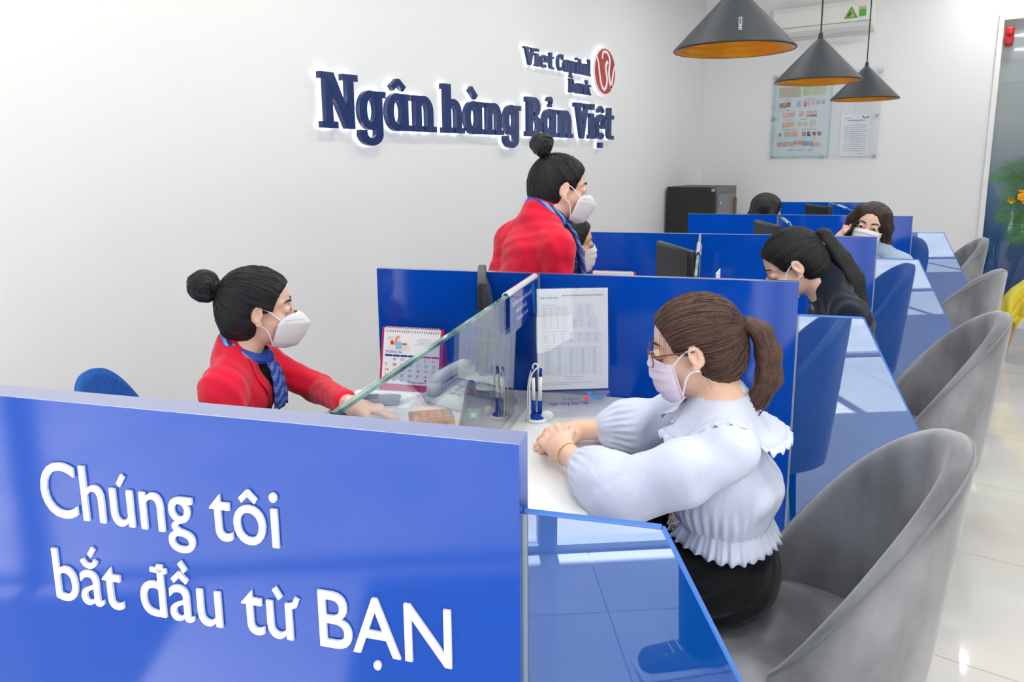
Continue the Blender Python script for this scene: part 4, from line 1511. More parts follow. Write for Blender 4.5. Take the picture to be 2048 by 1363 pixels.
# ================================================================== the customer in the pale blue blouse
def customer_in_blue():
    P = person('woman with brown ponytail and glasses in a pale blue ruffled blouse, seated at the desk', (2.40806, 1.55043, 0), PHI + math.pi)
    H, R = np.array((0.076, 0.0, 1.058)), rotm(0.0, 0.22, 0)
    T = lambda *p: H + R @ np.array(p)
    el, wl = (0.215, 0.195, 0.785), (0.366, 0.036, 0.797)
    er, wr = (0.185, -0.195, 0.790), (0.362, -0.135, 0.783)
    F = Field((-0.14, -0.28, 0.42), (0.53, 0.28, 1.20), 0.0028)
    head(F, H, R)
    F.cap(T(-0.022, 0, -0.045), (0.015, 0, 0.945), 0.047, 0.050, 0.02)
    F.cap((0.015, 0, 0.90), (0.0, 0, 0.55), 0.075, 0.085, 0.03, ((0, 1, 0), 1.45))
    F.cap((0.01, 0.06, 0.905), (0.0, 0.15, 0.885), 0.045, 0.045, 0.03).cap((0.01, -0.06, 0.905), (0.0, -0.15, 0.885), 0.045, 0.045, 0.03)
    for s, e, w in ((1, el, wl), (-1, er, wr)):
        F.chain([(0.0, 0.155 * s, 0.885), e, w], [0.042, 0.036, 0.0235], 0.02)
    # right hand is a loose fist on the desk, left hand closes over it
    hand(F, wr, (0.80, 0.58, -0.10), (-0.15, 0.15, 0.97), 1, (0.42, 0.46, 0.50, 0.52), 0.93, 0.6, 0.004)
    hand(F, wl, (0.56, -0.82, 0.14), (0.46, 0.40, 0.80), -1, (0.50, 0.54, 0.56, 0.56), 0.96, 0.35, 0.004)
    F.build('body', M_skin, P, relax=1)
    face_parts(P, H, R)
    mask_surgical(P, H, R, M_mask_pink)
    # hair
    tie = (-0.018, 0.0, 1.100)
    hair = hair_cap(P, H, R, M_hair_brown, tie, front=0.004)
    pt = [np.array(q) for q in ((-0.014, 0, 1.098), (-0.037, 0.0, 1.110), (-0.062, 0.004, 1.094), (-0.078, 0.006, 1.050), (-0.082, 0.006, 0.995), (-0.062, 0.004, 0.945), (-0.040, 0.0, 0.920))]
    F = Field((-0.16, -0.07, 0.88), (0.05, 0.07, 1.18), 0.003)
    F.chain(pt, [0.013, 0.016, 0.022, 0.027, 0.028, 0.022, 0.008], 0.012, ((0, 1, 0), 1.15))
    fl = flow_along(pt)
    F.build('ponytail', M_hair_brown, P, fl, lambda V: 0.0012 * np.sin(fl(V)[:, 0] * 0.45) + 0.001 * np.sin(fl(V)[:, 1] * 0.5))
    rnd = random.Random(5)
    sp = []
    for k in range(26):
        o1 = np.array((rnd.uniform(-.016, .016), rnd.uniform(-.024, .024), rnd.uniform(-.01, .01)))
        pts = [tuple(q + o1 * (0.4 + 0.25 * j)) for j, q in enumerate(pt[1:])]
        pts.append(tuple(pt[-1] + o1 * 1.3 + np.array((0.008, 0, -0.016 * rnd.random()))))
        sp.append(pts)
    strands(P, M_hair_brown, sp, 'hair_strand', 0.0013)
    MB().tube([(tie[0] - 0.002 + 0.0146 * 0.25 * math.cos(t), 0.0165 * math.sin(t), tie[2] + 0.0165 * math.cos(t)) for t in np.linspace(0, 2 * math.pi, 20)], 0.0028, 6).build(
        'hair_tie', mat('grey_elastic', S(150, 160, 165), 0.4), P, True)
    strands(P, M_hair_brown, [[T(0.046 + 0.003 * k, 0.058 + 0.001 * k, 0.062), T(0.056 + 0.004 * k, 0.063, 0.036), T(0.060 + 0.004 * k, 0.064, 0.006), T(0.056 + 0.003 * k, 0.066, -0.02)] for k in range(4)] +
            [[T(-0.012, 0.081, -0.03), T(-0.016, 0.078, -0.055), T(-0.022, 0.068, -0.085)]], 'loose_strand', 0.0006)
    # glasses
    fr = mat('brown_glasses_frame', S(112, 66, 48), 0.3, spec=0.6)
    gl = MB()
    for s in (1, -1):
        gl.tube([T(0.100 - 0.010 * abs(math.cos(t)) * (1 if math.cos(t) * s > 0 else 0), (0.033 + 0.023 * math.cos(t) * s) * s, -0.006 + 0.020 * math.sin(t)) for t in np.linspace(0, 2 * math.pi, 28)], 0.0013, 6)
    gl.tube([T(0.101, 0.010, -0.002), T(0.104, 0, 0.001), T(0.101, -0.010, -0.002)], 0.0013, 6)
    g = gl.build('glasses_frame', fr, P, True)
    for s in (1, -1):
        MB().tube([T(0.092, 0.056 * s, 0.002), T(0.082, 0.066 * s, 0.003), T(0.04, 0.074 * s, 0.005), T(-0.002, 0.079 * s, 0.004)], [0.0018, 0.0018, 0.0017, 0.0015], 6).build('temple_arm', fr, g, True)
        MB().grid(lambda u, v: T(0.0995, (0.033 + 0.022 * v * math.cos(2 * math.pi * u)) * s, -0.006 + 0.0195 * v * math.sin(2 * math.pi * u)), 24, 2).build('lens', M_acryl, g)
    # blouse: loose body, puffed sleeves gathered at the cuffs
    F = Field((-0.20, -0.34, 0.56), (0.42, 0.34, 0.99), 0.0045)
    F.cap((0.022, 0, 0.850), (0.006, 0, 0.72), 0.098, 0.112, 0.03, ((0, 1, 0), 1.32))
    F.cap((0.006, 0, 0.74), (-0.002, 0, 0.690), 0.106, 0.098, 0.02, ((0, 1, 0), 1.38))
    F.ell((-0.052, 0, 0.752), (0.074, 0.135, 0.050), None, 0.03)
    F.ell((0.06, 0, 0.72), (0.06, 0.12, 0.05), None, 0.03)
    F.cap((0.01, 0.05, 0.905), (0.0, 0.155, 0.880), 0.055, 0.056, 0.03).cap((0.01, -0.05, 0.905), (0.0, -0.155, 0.880), 0.055, 0.056, 0.03)
    F.cap((0.012, 0, 0.915), (0.014, 0, 0.942), 0.064, 0.056, 0.02)
    for s, e, w in ((1, np.array(el), np.array(wl)), (-1, np.array(er), np.array(wr))):
        cuff = e + (w - e) * 0.56
        mid = e + (w - e) * 0.25
        F.chain([(0.0, 0.158 * s, 0.878), (0.09, 0.190 * s, 0.838), e + np.array((0, 0, -0.004)), mid, cuff - (w - e) * 0.10, cuff], [0.056, 0.060, 0.066, 0.064, 0.050, 0.034], 0.03)
    def disp(V):
        d = folds([(30, 20, 55, 0), (60, -35, 20, 1.3), (18, 70, 30, 2.2)], 0.0026)(V)
        for s, e, w in ((1, np.array(el), np.array(wl)), (-1, np.array(er), np.array(wr))):
            c = e + (w - e) * 0.56
            ax = (w - e) / np.linalg.norm(w - e)
            q = V - c
            t = q @ ax
            o = q - t[:, None] * ax
            an = np.arctan2(o[:, 2], o @ np.cross(ax, [0, 0, 1]))
            wgt = np.exp(-((t + 0.02) / 0.03) ** 2) * (np.linalg.norm(o, axis=1) < 0.08)
            d += 0.0022 * wgt * np.sin(an * 22)
            sh0 = np.array((0.0, 0.158 * s, 0.878))
            for a_, b_ in ((sh0, e), (e, c)):
                ax2 = (b_ - a_) / np.linalg.norm(b_ - a_)
                q2 = V - a_
                t2 = q2 @ ax2
                o2 = q2 - t2[:, None] * ax2
                n1 = np.cross(ax2, [0, 0, 1]); n1 /= np.linalg.norm(n1)
                an2 = np.arctan2(o2 @ np.cross(ax2, n1), o2 @ n1)
                inside = (t2 > -0.03) & (t2 < np.linalg.norm(b_ - a_) + 0.03) & (np.linalg.norm(o2, axis=1) < 0.095)
                d += 0.0022 * inside * np.sin(an2 * 5 + 26 * t2 + 1.5 * np.sin(t2 * 34)) * (0.5 + 0.5 * np.sin(an2 * 2 + t2 * 19))
            r_ = np.linalg.norm(V - e, axis=1)
            d += 0.0035 * np.exp(-(r_ / 0.085) ** 2) * np.sin((V - e) @ np.array((70.0, 20.0 * s, 34.0)) + 1.1)
            sh_ = np.array((0.03, 0.165 * s, 0.86))
            d += 0.0030 * np.exp(-(np.linalg.norm(V - sh_, axis=1) / 0.09) ** 2) * np.sin((V - sh_) @ np.array((44.0, 30.0 * s, -60.0)))
        an = np.arctan2(V[:, 1], V[:, 0])
        d += 0.0022 * np.exp(-((V[:, 2] - 0.697) / 0.035) ** 2) * np.sin(an * 46 + 8 * V[:, 2]) * (np.hypot(V[:, 0], V[:, 1]) < 0.19)
        return d
    bl = F.build('blouse', M_blouse, P, None, disp)
    FB = F
    def hem(u, v):
        a = 2 * math.pi * u
        amp = v * (0.0032 + 0.0014 * math.sin(5 * a))
        rx, ry = 0.094 + 0.030 * v, 0.131 + 0.030 * v
        wv_ = amp * (math.sin(a * 31 + 1.2 * math.sin(3 * a)) + 0.45 * math.sin(a * 53 + 1))
        return (-0.002 + (rx + wv_) * math.cos(a), (ry + wv_) * math.sin(a), 0.690 - 0.056 * v - 0.0022 * v * math.sin(a * 31 + 1.2 * math.sin(3 * a) + 0.6) - 0.004 * v * math.sin(4 * a + 1))
    ruffle('hem_ruffle', hem, 540, 6, M_blouse, bl)
    ruffle('waist_band', lambda u, v: (-0.002 + (0.096 + 0.003 * math.sin(math.pi * v)) * math.cos(2 * math.pi * u), (0.133 + 0.003 * math.sin(math.pi * v)) * math.sin(2 * math.pi * u), 0.696 - 0.009 * v), 72, 4, M_blouse, bl)
    # wide round collar with a frilled edge
    def col_pt(a, q):
        rx, ry = 0.054 + (0.087 if math.cos(a) < 0 else 0.075) * q, 0.054 + 0.107 * q
        x, y = 0.014 + rx * math.cos(a), ry * math.sin(a)
        z = max(FB.top(x, y, 0.86) + 0.006, 0.895 - 0.02 * q) if q > 0.25 else 0.962 - 0.06 * q
        return x, y, z
    zs = {}
    NA, NQ = 72, 9
    raw = np.array([[col_pt(0.30 + (2 * math.pi - 0.60) * i / NA, j / NQ) for i in range(NA + 1)] for j in range(NQ + 1)])
    for _ in range(4):
        z = raw[:, :, 2]
        z[1:-1, 1:-1] = 0.25 * (z[:-2, 1:-1] + z[2:, 1:-1] + z[1:-1, :-2] + z[1:-1, 2:])
        z[-1, 1:-1] = 0.5 * z[-1, 1:-1] + 0.25 * (z[-1, :-2] + z[-1, 2:])
        raw[:, :, 2] = z
    raw[1:, :, 2] += 0.004
    ruffle('collar', lambda u, v: tuple(raw[min(int(round(v * NQ)), NQ), min(int(round(u * NA)), NA)]), NA, NQ, M_blouse, bl, 0.002)
    def frill(u, v):
        x = u * NA
        i = min(int(x), NA - 1)
        p = raw[-1, i] * (1 - (x - i)) + raw[-1, i + 1] * (x - i)
        a = 0.30 + (2 * math.pi - 0.60) * u
        wv_ = 0.005 * v * math.sin(u * 190) + 0.002 * v * math.sin(u * 317)
        return (p[0] + math.cos(a) * (0.013 * v), p[1] + math.sin(a) * 0.013 * v, p[2] - 0.012 * v + wv_)
    ruffle('collar_frill', frill, 360, 3, M_blouse, bl)
    for z in (0.88, 0.85, 0.82):
        MB().ellipsoid((0.118 + (0.88 - z) * 0.12, 0.012, z), (0.004, 0.005, 0.005), 10, 6).build('button', M_white, bl, True)
    # bracelet
    ax = np.array(wl) - np.array(el); ax /= np.linalg.norm(ax)
    e1 = np.cross(ax, [0, 0, 1]); e1 /= np.linalg.norm(e1); e2 = np.cross(ax, e1)
    c0 = np.array(wl) - ax * 0.022
    mb = MB()
    for t in np.linspace(0, 2 * math.pi, 29)[:-1]:
        q = c0 + 0.0262 * (e1 * math.cos(t) + e2 * math.sin(t))
        mb.ellipsoid(q, (0.0026, 0.0026, 0.0026), 6, 5)
    mb.build('bracelet', mat('gold_chain', S(214, 178, 96), 0.25, metal=1.0), P, True)
    # trousers and trainers
    F = Field((-0.17, -0.24, 0.03), (0.62, 0.24, 0.74), 0.006)
    F.cap((-0.005, 0, 0.68), (0.0, 0, 0.56), 0.090, 0.104, 0.03, ((0, 1, 0), 1.42))
    F.ell((-0.010, 0, 0.545), (0.122, 0.182, 0.095), None, 0.03)
    for s in (1, -1):
        F.chain([(0.02, 0.085 * s, 0.545), (0.40, 0.095 * s, 0.535), (0.43, 0.095 * s, 0.30), (0.40, 0.095 * s, 0.10)], [0.088, 0.066, 0.056, 0.045], 0.03)
    F.build('trousers', M_blackcloth, P, None, lambda V: folds([(76, 10, 90, 0), (44, 40, 125, 1)], 0.0026)(V) + 0.0045 * np.sin(V[:, 2] * 118 + V[:, 0] * 46 + 2.2 * np.sin(V[:, 0] * 15)) * np.exp(-((V[:, 2] - 0.57) / 0.085) ** 2) * (0.55 + 0.45 * np.sin(V[:, 0] * 24 + 1)))
    sh_m = mat('grey_trainer', S(92, 96, 108), 0.6)
    for s in (1, -1):
        F = Field((0.32, 0.095 * s - 0.07, 0.0), (0.62, 0.095 * s + 0.07, 0.16), 0.005)
        F.cap((0.39, 0.095 * s, 0.045), (0.545, 0.1 * s, 0.038), 0.040, 0.034, 0.02).cap((0.385, 0.095 * s, 0.05), (0.40, 0.095 * s, 0.105), 0.040, 0.042, 0.03)
        sh = F.build('shoe', sh_m, P)
        MB().rbox(0.345, 0.58, 0.095 * s - 0.04, 0.095 * s + 0.042, 0.0, 0.022, 0.01, 2).build('sole', M_white, sh, True)
        for q in range(4):
            x = 0.44 + 0.024 * q
            MB().tube([(x, 0.095 * s - 0.024, 0.078 - q * 0.004), (x + 0.006, 0.095 * s, 0.089 - q * 0.005), (x, 0.095 * s + 0.024, 0.078 - q * 0.004)], 0.0022, 5).build('lace', M_white, sh, True)
    return P


customer_in_blue()

# ================================================================== tub chairs
M_chairleg = mat('chair_leg_black', S(26, 26, 28), 0.4, metal=0.4)


def tub_chair(name, loc, yaw):
    c = empty(name, loc, yaw)
    hb, hs = 0.925, 0.475
    UM = math.radians(112)
    def top(u):
        t = abs(u) / UM
        return hs + (hb - hs) * max(0.0, math.cos(t * math.pi / 2)) ** 1.12
    def P(u, z, off):
        t = max(0.0, (z - 0.355) / (hb - 0.355))
        r = 0.195 + 0.052 * t ** 0.85 + off
        k = 1.0 + 0.10 * math.cos(u) ** 2
        return (-r * math.cos(u) * k, r * math.sin(u) * 0.98, z)
    th = 0.046
    def prof(u, w):
        """closed loop of the section: outer face up, round rim, inner face down"""
        end = max(0.0, 1 - ((abs(u) / UM) ** 10))
        tt = th * (0.35 + 0.65 * end)
        H_ = top(u)
        if w < 0.42:
            z = 0.355 + (H_ - 0.355 - tt / 2) * w / 0.42
            return P(u, z, tt / 2)
        if w < 0.58:
            a = math.pi * (w - 0.42) / 0.16
            return P(u, H_ - tt / 2 + tt / 2 * math.sin(a), tt / 2 * math.cos(a))
        z = H_ - tt / 2 + (0.40 - H_ + tt / 2) * (w - 0.58) / 0.42
        return P(u, z, -tt / 2)
    mb = MB().grid(lambda a, w: prof(-UM + 2 * UM * a, w), 60, 30)
    for e, s in ((-UM, 1), (UM, -1)):
        pts = [prof(e, k / 30) for k in range(31)]
        mb.add(pts, [list(range(31))[::s]])
    sh = mb.build('shell', M_velvet, c, angle=1.2)
    for w, nm in ((0.455, 'rim_seam'),):
        MB().tube([Vector(prof(u, w)) for u in np.linspace(-UM * 0.985, UM * 0.985, 60)], 0.0032, 6).build(nm, M_piping, sh, True)
    MB().grid(lambda u, v: (0.045 + 0.265 * (math.sin(math.pi * v)) ** 0.35 * math.cos(2 * math.pi * u), 0.232 * (math.sin(math.pi * v)) ** 0.35 * math.sin(2 * math.pi * u),
                            0.415 - 0.052 * math.cos(math.pi * v)), 48, 16, True).build('seat', M_velvet, c, True)
    MB().lathe([(0.0, 0.0), (0.20, 0.0), (0.205, 0.01), (0.205, 0.03), (0.0, 0.03)], (0.02, 0, 0.335), 32).build('seat_base', M_chairleg, c)
    for sx_, sy_ in ((1, 1), (1, -1), (-1, 1), (-1, -1)):
        MB().cyl((0.02 + 0.13 * sx_, 0.13 * sy_, 0.34), (0.02 + 0.15 * sx_, 0.15 * sy_, 0.0), 0.014, 0.008, 10).build('leg', M_chairleg, c)
    return c


CH = [('grey velvet tub chair with the woman in pale blue, nearest the camera', (2.590, 1.535), PHI + math.pi),
      ('grey velvet tub chair behind the nearest one, with the woman in navy', (2.640, 2.990), PHI + math.pi - 0.06),
      ('grey velvet tub chair turned with its back to the camera, third in the row', (2.620, 4.36), PHI + math.pi - 0.72),
      ('grey velvet tub chair at the far end of the row, partly seen through blue glass', (2.500, 5.83), PHI + math.pi - 0.05)]
for k, (lab, xy, yw) in enumerate(CH):
    if k == 0:
        c0 = tub_chair('tub_chair', (xy[0], xy[1], 0), yw)
        c = c0
    else:
        c = copy_tree(c0)
        c.location = (xy[0], xy[1], 0)
        c.rotation_euler = (0, 0, yw)
    meta(c, lab, 'chair', 'grey velvet tub chairs')

# ================================================================== things in the bays
def texts(items, name, m, parent, y=0.0, depth=0.0003, plane='xz', M=None):
    """several printed words joined into one flat part; items: (text, x, z, size, align)"""
    mb = MB()
    for body, x, z, size, al in items:
        t = flat_text(body, size, m, 't', None, x, z, y, align=al, depth=depth, plane=plane)
        if t is None: continue
        mb.add([v.co for v in t.data.vertices], [list(p.vertices) for p in t.data.polygons])
        me = t.data
        bpy.data.objects.remove(t)
        bpy.data.meshes.remove(me)
    o = mb.build(name, m, parent)
    if M is not None: o.matrix_local = M
    return o


LEAN = Matrix.Rotation(math.radians(-13), 4, 'X')


def calendar(i, label):
    """tent desk calendar, page side towards -y"""
    c = empty('desk_calendar', bay(-1.150, -0.105, 0.746, i), PHI, label, 'calendar', 'flip calendars on the desks')
    w, h = 0.105, 0.200
    def put(o): o.matrix_local = Matrix.Translation((0, -0.008, 0)) @ LEAN; return o
    put(MB().box(-w, w, 0.0, 0.0022, 0.0, h).build('front_card', M_redcard, c))
    bk = MB().box(-w, w, -0.0011, 0.0011, 0.0, h).build('back_card', M_redcard, c)
    bk.matrix_local = Matrix.Translation((0, 0.086, 0)) @ Matrix.Rotation(math.radians(13), 4, 'X')
    MB().box(-w, w, -0.008, 0.086, 0.0, 0.002).build('base_card', M_redcard, c)
    put(MB().box(-w + 0.008, w - 0.010, -0.0022, -0.0002, 0.022, h - 0.001).build('page', M_paper, c))
    mb = MB()
    for k in range(24):
        x = -w + 0.016 + k * (2 * w - 0.034) / 23
        mb.tube([(x, 0.0015 + 0.007 * math.cos(t), h - 0.004 + 0.0075 * math.sin(t)) for t in np.linspace(-0.9, math.pi + 0.9, 9)], 0.0011, 4)
    put(mb.build('spiral_rings', M_whiteplastic, c))
    mb = MB()
    for k in range(24):
        x = -w + 0.016 + k * (2 * w - 0.034) / 23
        mb.box(x - 0.0013, x + 0.0013, -0.0029, -0.0024, h - 0.0135, h - 0.0095)
    put(mb.build('punched_holes', M_print_dark, c))
    return c, put


def calendar_page(c, put):
    days = [['', '01', '02', '3', '4', '5', '6'], ['7', '08', '9', '10', '11', '12', '13'], ['14', '15', '16', '17', '18', '19', '20'],
            ['21', '22', '23', '24', '25', '26', '27'], ['28', '29', '30', '31', '', '', '']]
    bl, rd = [], []
    for r, row in enumerate(days):
        for q, t in enumerate(row):
            if t: (rd if q == 6 else bl).append((t, -0.088 + 0.0265 * q, 0.0955 - 0.0168 * r, 0.0125, 'LEFT'))
    bl.append(('THÁNG BA', -0.089, 0.119, 0.0115, 'LEFT'))
    bl.append(('Ngân hàng Bản Việt', 0.005, 0.0275, 0.0072, 'LEFT'))
    put(texts(bl, 'blue_numerals', M_print_dark, c, -0.0024))
    put(texts(rd, 'red_numerals', M_red_print, c, -0.0024))
    for q in range(7):
        put(MB().box(-0.0895 + 0.0265 * q, -0.0895 + 0.0265 * q + 0.0245, -0.0028, -0.0023, 0.1085, 0.1145).build('day_tab', M_red_print if q >= 5 else M_blue_print, c))
    put(MB().ellipsoid((0.052, -0.0024, 0.037), (0.0035, 0.0004, 0.0035), 10, 6).build('round_mark', M_red_print, c))
    P_ = {}
    def blob(pts, col, nm, y=-0.0026):
        P_[nm] = put(MB().prism(pts, y, y + 0.0004, 'xz').build(nm, col, c))
    blob([(-0.080, 0.128), (-0.045, 0.128), (-0.045, 0.146), (-0.080, 0.146)], mat('pic_white', S(236, 236, 240), 0.8), 'drawn_desk')
    blob([(-0.045, 0.128), (-0.008, 0.128), (-0.008, 0.147), (-0.045, 0.147)], mat('pic_cream', S(238, 230, 220), 0.8), 'drawn_table', -0.0025)
    blob([(-0.054, 0.132), (-0.036, 0.132), (-0.030, 0.150), (-0.040, 0.157), (-0.056, 0.153)], mat('pic_blue', S(150, 198, 235), 0.8), 'drawn_dress', -0.0029)
    blob([(-0.060, 0.146), (-0.052, 0.148), (-0.050, 0.160), (-0.046, 0.168), (-0.041, 0.171), (-0.045, 0.1755), (-0.052, 0.175), (-0.057, 0.168)], mat('pic_hair', S(222, 170, 120), 0.8), 'drawn_hair', -0.0031)
    blob([(-0.0495 + 0.0055 * math.cos(t) + 0.004, 0.1635 + 0.0068 * math.sin(t)) for t in np.linspace(0, 2 * math.pi, 15)[:-1]], mat('pic_skin', S(250, 226, 212), 0.8), 'drawn_face', -0.0030)
    blob([(-0.032, 0.147), (-0.018, 0.147), (-0.016, 0.152), (-0.030, 0.152)], M_red_print, 'drawn_phone', -0.0033)
    blob([(-0.073, 0.146), (-0.061, 0.146), (-0.063, 0.158), (-0.073, 0.158)], M_red_print, 'drawn_books', -0.003)
    blob([(-0.084, 0.160), (-0.064, 0.160), (-0.064, 0.173), (-0.084, 0.173)], mat('pic_grey', S(224, 224, 226), 0.8), 'drawn_frame')
    mb = MB()
    for k, wd in enumerate((0.020, 0.030, 0.026, 0.034)):
        mb.box(0.045 - wd, 0.045 + wd, -0.0028, -0.0024, 0.1665 - 0.006 * k, 0.1680 - 0.006 * k)
    put(mb.build('caption_lines', mat('caption_pale', S(190, 194, 208), 0.8), c))


c, put = calendar(1, 'red and white flip calendar for THÁNG BA standing beside the white telephone')
calendar_page(c, put)
c, put = calendar(2, 'red and white flip calendar in the second bay, only its spiral top showing')
calendar_page(c, put)


def sign_holder(i, b0, label):
    L_ = 0.33
    h = empty('glass_top_sign', bay(-0.757, b0 - 0.16, 1.12, i), PHI + math.pi / 2, label, 'sign holder', 'acrylic signs hung over the glass screens')
    pts = [(0.0105 * math.cos(t), -0.003 + 0.0115 * math.sin(t)) for t in np.linspace(0, math.pi, 11)]
    mb = MB()
    outer = pts
    inner = [(p[0] * 0.72, (p[1] + 0.003) * 0.72 - 0.003) for p in pts]
    mb.prism(outer + inner[::-1], -L_ / 2, L_ / 2, 'yz')
    mb.build('saddle_clip', mat('saddle_clear', S(215, 222, 230), 0.08, spec=0.8, coat=0.6), h)
    MB().box(-L_ / 2, L_ / 2, -0.0125, -0.0105, -0.108, -0.004).build('front_sheet', M_acryl, h)
    pn = MB().box(-L_ / 2 + 0.008, L_ / 2 - 0.004, -0.0098, -0.0088, -0.106, -0.012).build('printed_card', M_blue_print, h)
    sw = []
    for k in range(11):
        t = k / 10
        sw.append((0.092 + 0.020 * t ** 2, -0.012 - 0.094 * t))
    sw += [(0.118 + 0.014 * (1 - t) ** 0.8 * (1 if t > 0 else 1) + 0.020 * t ** 2 * 0 - 0.004 * t, -0.106 + 0.094 * t) for t in np.linspace(0, 1, 11)]
    MB().prism(sw, -0.0102, -0.0099, 'xz').build('cyan_swoosh', M_cyan_print, pn)
    texts([('Quý khách vui lòng kiểm tra tiền', -0.135, -0.036, 0.0165, 'LEFT'), ('trước khi rời quầy', -0.100, -0.060, 0.0165, 'LEFT'), ('Trân trọng cảm ơn', -0.090, -0.084, 0.0165, 'LEFT')], 'white_words', M_letter, pn, -0.0102, depth=0.0002)
    return h


sign_holder(1, -0.055, 'clear saddle holding a blue printed card over the nearest glass screen')
sign_holder(2, -0.42, 'clear saddle sign on the glass screen of the second bay, seen edge-on')
sign_holder(3, -0.30, 'clear saddle sign on the glass screen of the third bay, beside a monitor')
sign_holder(4, -0.42, 'clear saddle sign on the farthest glass screen')


def monitor(i, a, b, yaw, label):
    m = empty('monitor', bay(a, b, 0.746, i), PHI + yaw, label, 'monitor', 'computer monitors on the desks')
    MB().rbox(-0.012, 0.014, -0.18, 0.18, 0.135, 0.395, 0.006, 2).build('bezel', M_black, m, angle=0.6)
    MB().grid(lambda u, v: (0.013 + 0.022 * abs(math.sin(math.pi * u) * math.sin(math.pi * v)) ** 0.5, -0.155 + 0.31 * u, 0.16 + 0.21 * v), 14, 10).build('rear_housing', mat('monitor_grey', S(70, 74, 80), 0.35), m, True)
    MB().box(-0.0135, -0.0115, -0.167, 0.167, 0.15, 0.382).build('screen', mat('dark_screen', S(10, 14, 22), 0.25, spec=0.12), m)
    MB().rbox(0.030, 0.050, -0.025, 0.025, 0.01, 0.22, 0.004, 1).build('neck', M_black, m)
    MB().lathe([(0.0, 0.0), (0.058, 0.0), (0.058, 0.008), (0.02, 0.016), (0.0, 0.016)], (0.044, 0, 0), n=28).build('foot', M_black, m, angle=0.6)
    return m


monitor(1, -0.890, -0.158, 0.30, 'black monitor seen edge-on behind the nearest glass screen')
monitor(2, -0.845, -0.68, 0.40, 'black monitor facing the camera in the second bay')
monitor(3, -0.885, -0.86, 0.25, 'black monitor in the third bay, left of the navy jacket woman\'s hair')
monitor(4, -0.945, -0.76, 0.32, 'small far black monitor in front of the last partition')

# acrylic stand with a printed rate sheet, turned to the customer
st = empty('rate_sheet_stand', bay(-0.618, -0.150, 0.746, 1), PHI + 0.34, 'clear acrylic stand holding a white printed rate table beside the glass screen', 'sign stand')
LE = Matrix.Translation((0, 0.0, 0.052)) @ Matrix.Rotation(math.radians(-5), 4, 'X')
for y, nm in ((-0.0035, 'front_sheet'), (0.0030, 'rear_sheet')):
    MB().box(-0.107, 0.107, y - 0.001, y + 0.001, 0.0, 0.305).build(nm, M_acryl, st).matrix_local = LE
pp = MB().box(-0.104, 0.103, -0.0012, 0.0006, 0.008, 0.303).build('paper_sheet', M_paper, st)
pp.matrix_local = LE
mb = MB()
def hl(x0, x1, z, t=0.0007): mb.box(x0, x1, -0.0016, -0.0013, z - t / 2, z + t / 2)
def vl(x, z0, z1, t=0.0006): mb.box(x - t / 2, x + t / 2, -0.0016, -0.0013, z0, z1)
def table(x0, x1, z0, z1, nr, nc, fill=True):
    for k in range(nr + 1): hl(x0, x1, z0 + (z1 - z0) * k / nr, 0.0004)
    for k in range(nc + 1): vl(x0 + (x1 - x0) * k / nc, z0, z1, 0.0004)
    if fill:
        for r in range(nr):
            for q in range(nc):
                cx_, cz_ = x0 + (x1 - x0) * (q + 0.5) / nc, z0 + (z1 - z0) * (r + 0.5) / nr
                hw = (x1 - x0) / nc * (0.28 if (q == 0 or r == nr - 1) else 0.14)
                hl(cx_ - hw, cx_ + hw, cz_, (z1 - z0) / nr * 0.34)
table(-0.092, -0.015, 0.185, 0.250, 14, 4)
table(0.008, 0.058, 0.222, 0.252, 6, 2)
table(-0.004, 0.034, 0.190, 0.212, 5, 2); table(0.040, 0.072, 0.190, 0.212, 5, 2)
table(-0.092, 0.080, 0.146, 0.174, 6, 7)
table(-0.092, 0.080, 0.052, 0.132, 18, 5)
for x0, x1, z in ((-0.09, -0.05, 0.2555), (0.012, 0.05, 0.257), (0.0, 0.03, 0.2165), (0.045, 0.07, 0.2165), (-0.09, -0.01, 0.179), (-0.09, -0.03, 0.137), (-0.03, 0.03, 0.045), (-0.02, 0.02, 0.038), (-0.09, 0.06, 0.028), (-0.09, 0.0, 0.023)):
    hl(x0, x1, z, 0.0018)
mb.build('printed_tables', mat('table_print', S(206, 211, 224), 0.8), pp)
texts([('LÃI SUẤT HUY ĐỘNG KHÁCH HÀNG CÁ NHÂN', -0.032, 0.281, 0.0056, 'LEFT'), ('Ngân hàng Bản Việt', -0.095, 0.275, 0.0062, 'LEFT')], 'heading', M_print_dark, pp, -0.0013)
for s in (-1, 1):
    MB().box(-0.107, 0.107, -0.001, 0.001, 0.0, 0.0885).build('foot_sheet', M_acryl, st).matrix_local = Matrix.Translation((0, 0, 0.053)) @ Matrix.Rotation(math.radians(126 * (-s)), 4, 'X')
ft = Matrix.Translation((0, 0, 0.053)) @ Matrix.Rotation(math.radians(126), 4, 'X')
FT2 = Matrix.Translation((0, -0.0015, 0.0535)) @ Matrix.Rotation(math.radians(-54), 4, 'X')
texts([('Ngân hàng Bản Việt', -0.078, -0.046, 0.0145, 'LEFT'), ('Viet Capital Bank', -0.035, -0.028, 0.0070, 'LEFT')], 'foot_print', mat('foot_navy', S(50, 66, 140), 0.6), st, 0.0, M=FT2)
MB().prism([(0.034 + 0.007 * math.cos(t), -0.026 + 0.007 * math.sin(t)) for t in np.linspace(0, 2 * math.pi, 17)[:-1]], -0.0006, 0.0, 'xz').build('red_mark', M_red_print, st).matrix_local = FT2
pa, fa = arc_band(0.070, 0.004, 0.034, 0.034, 0.012, 195, 300, 12)
vs, fs = extrude_outline(pa, fa, 0.0, 0.0006)
MB().add([(a, -d, b) for a, b, d in vs], fs).build('blue_swoosh', mat('swoosh_blue'), st).matrix_local = FT2
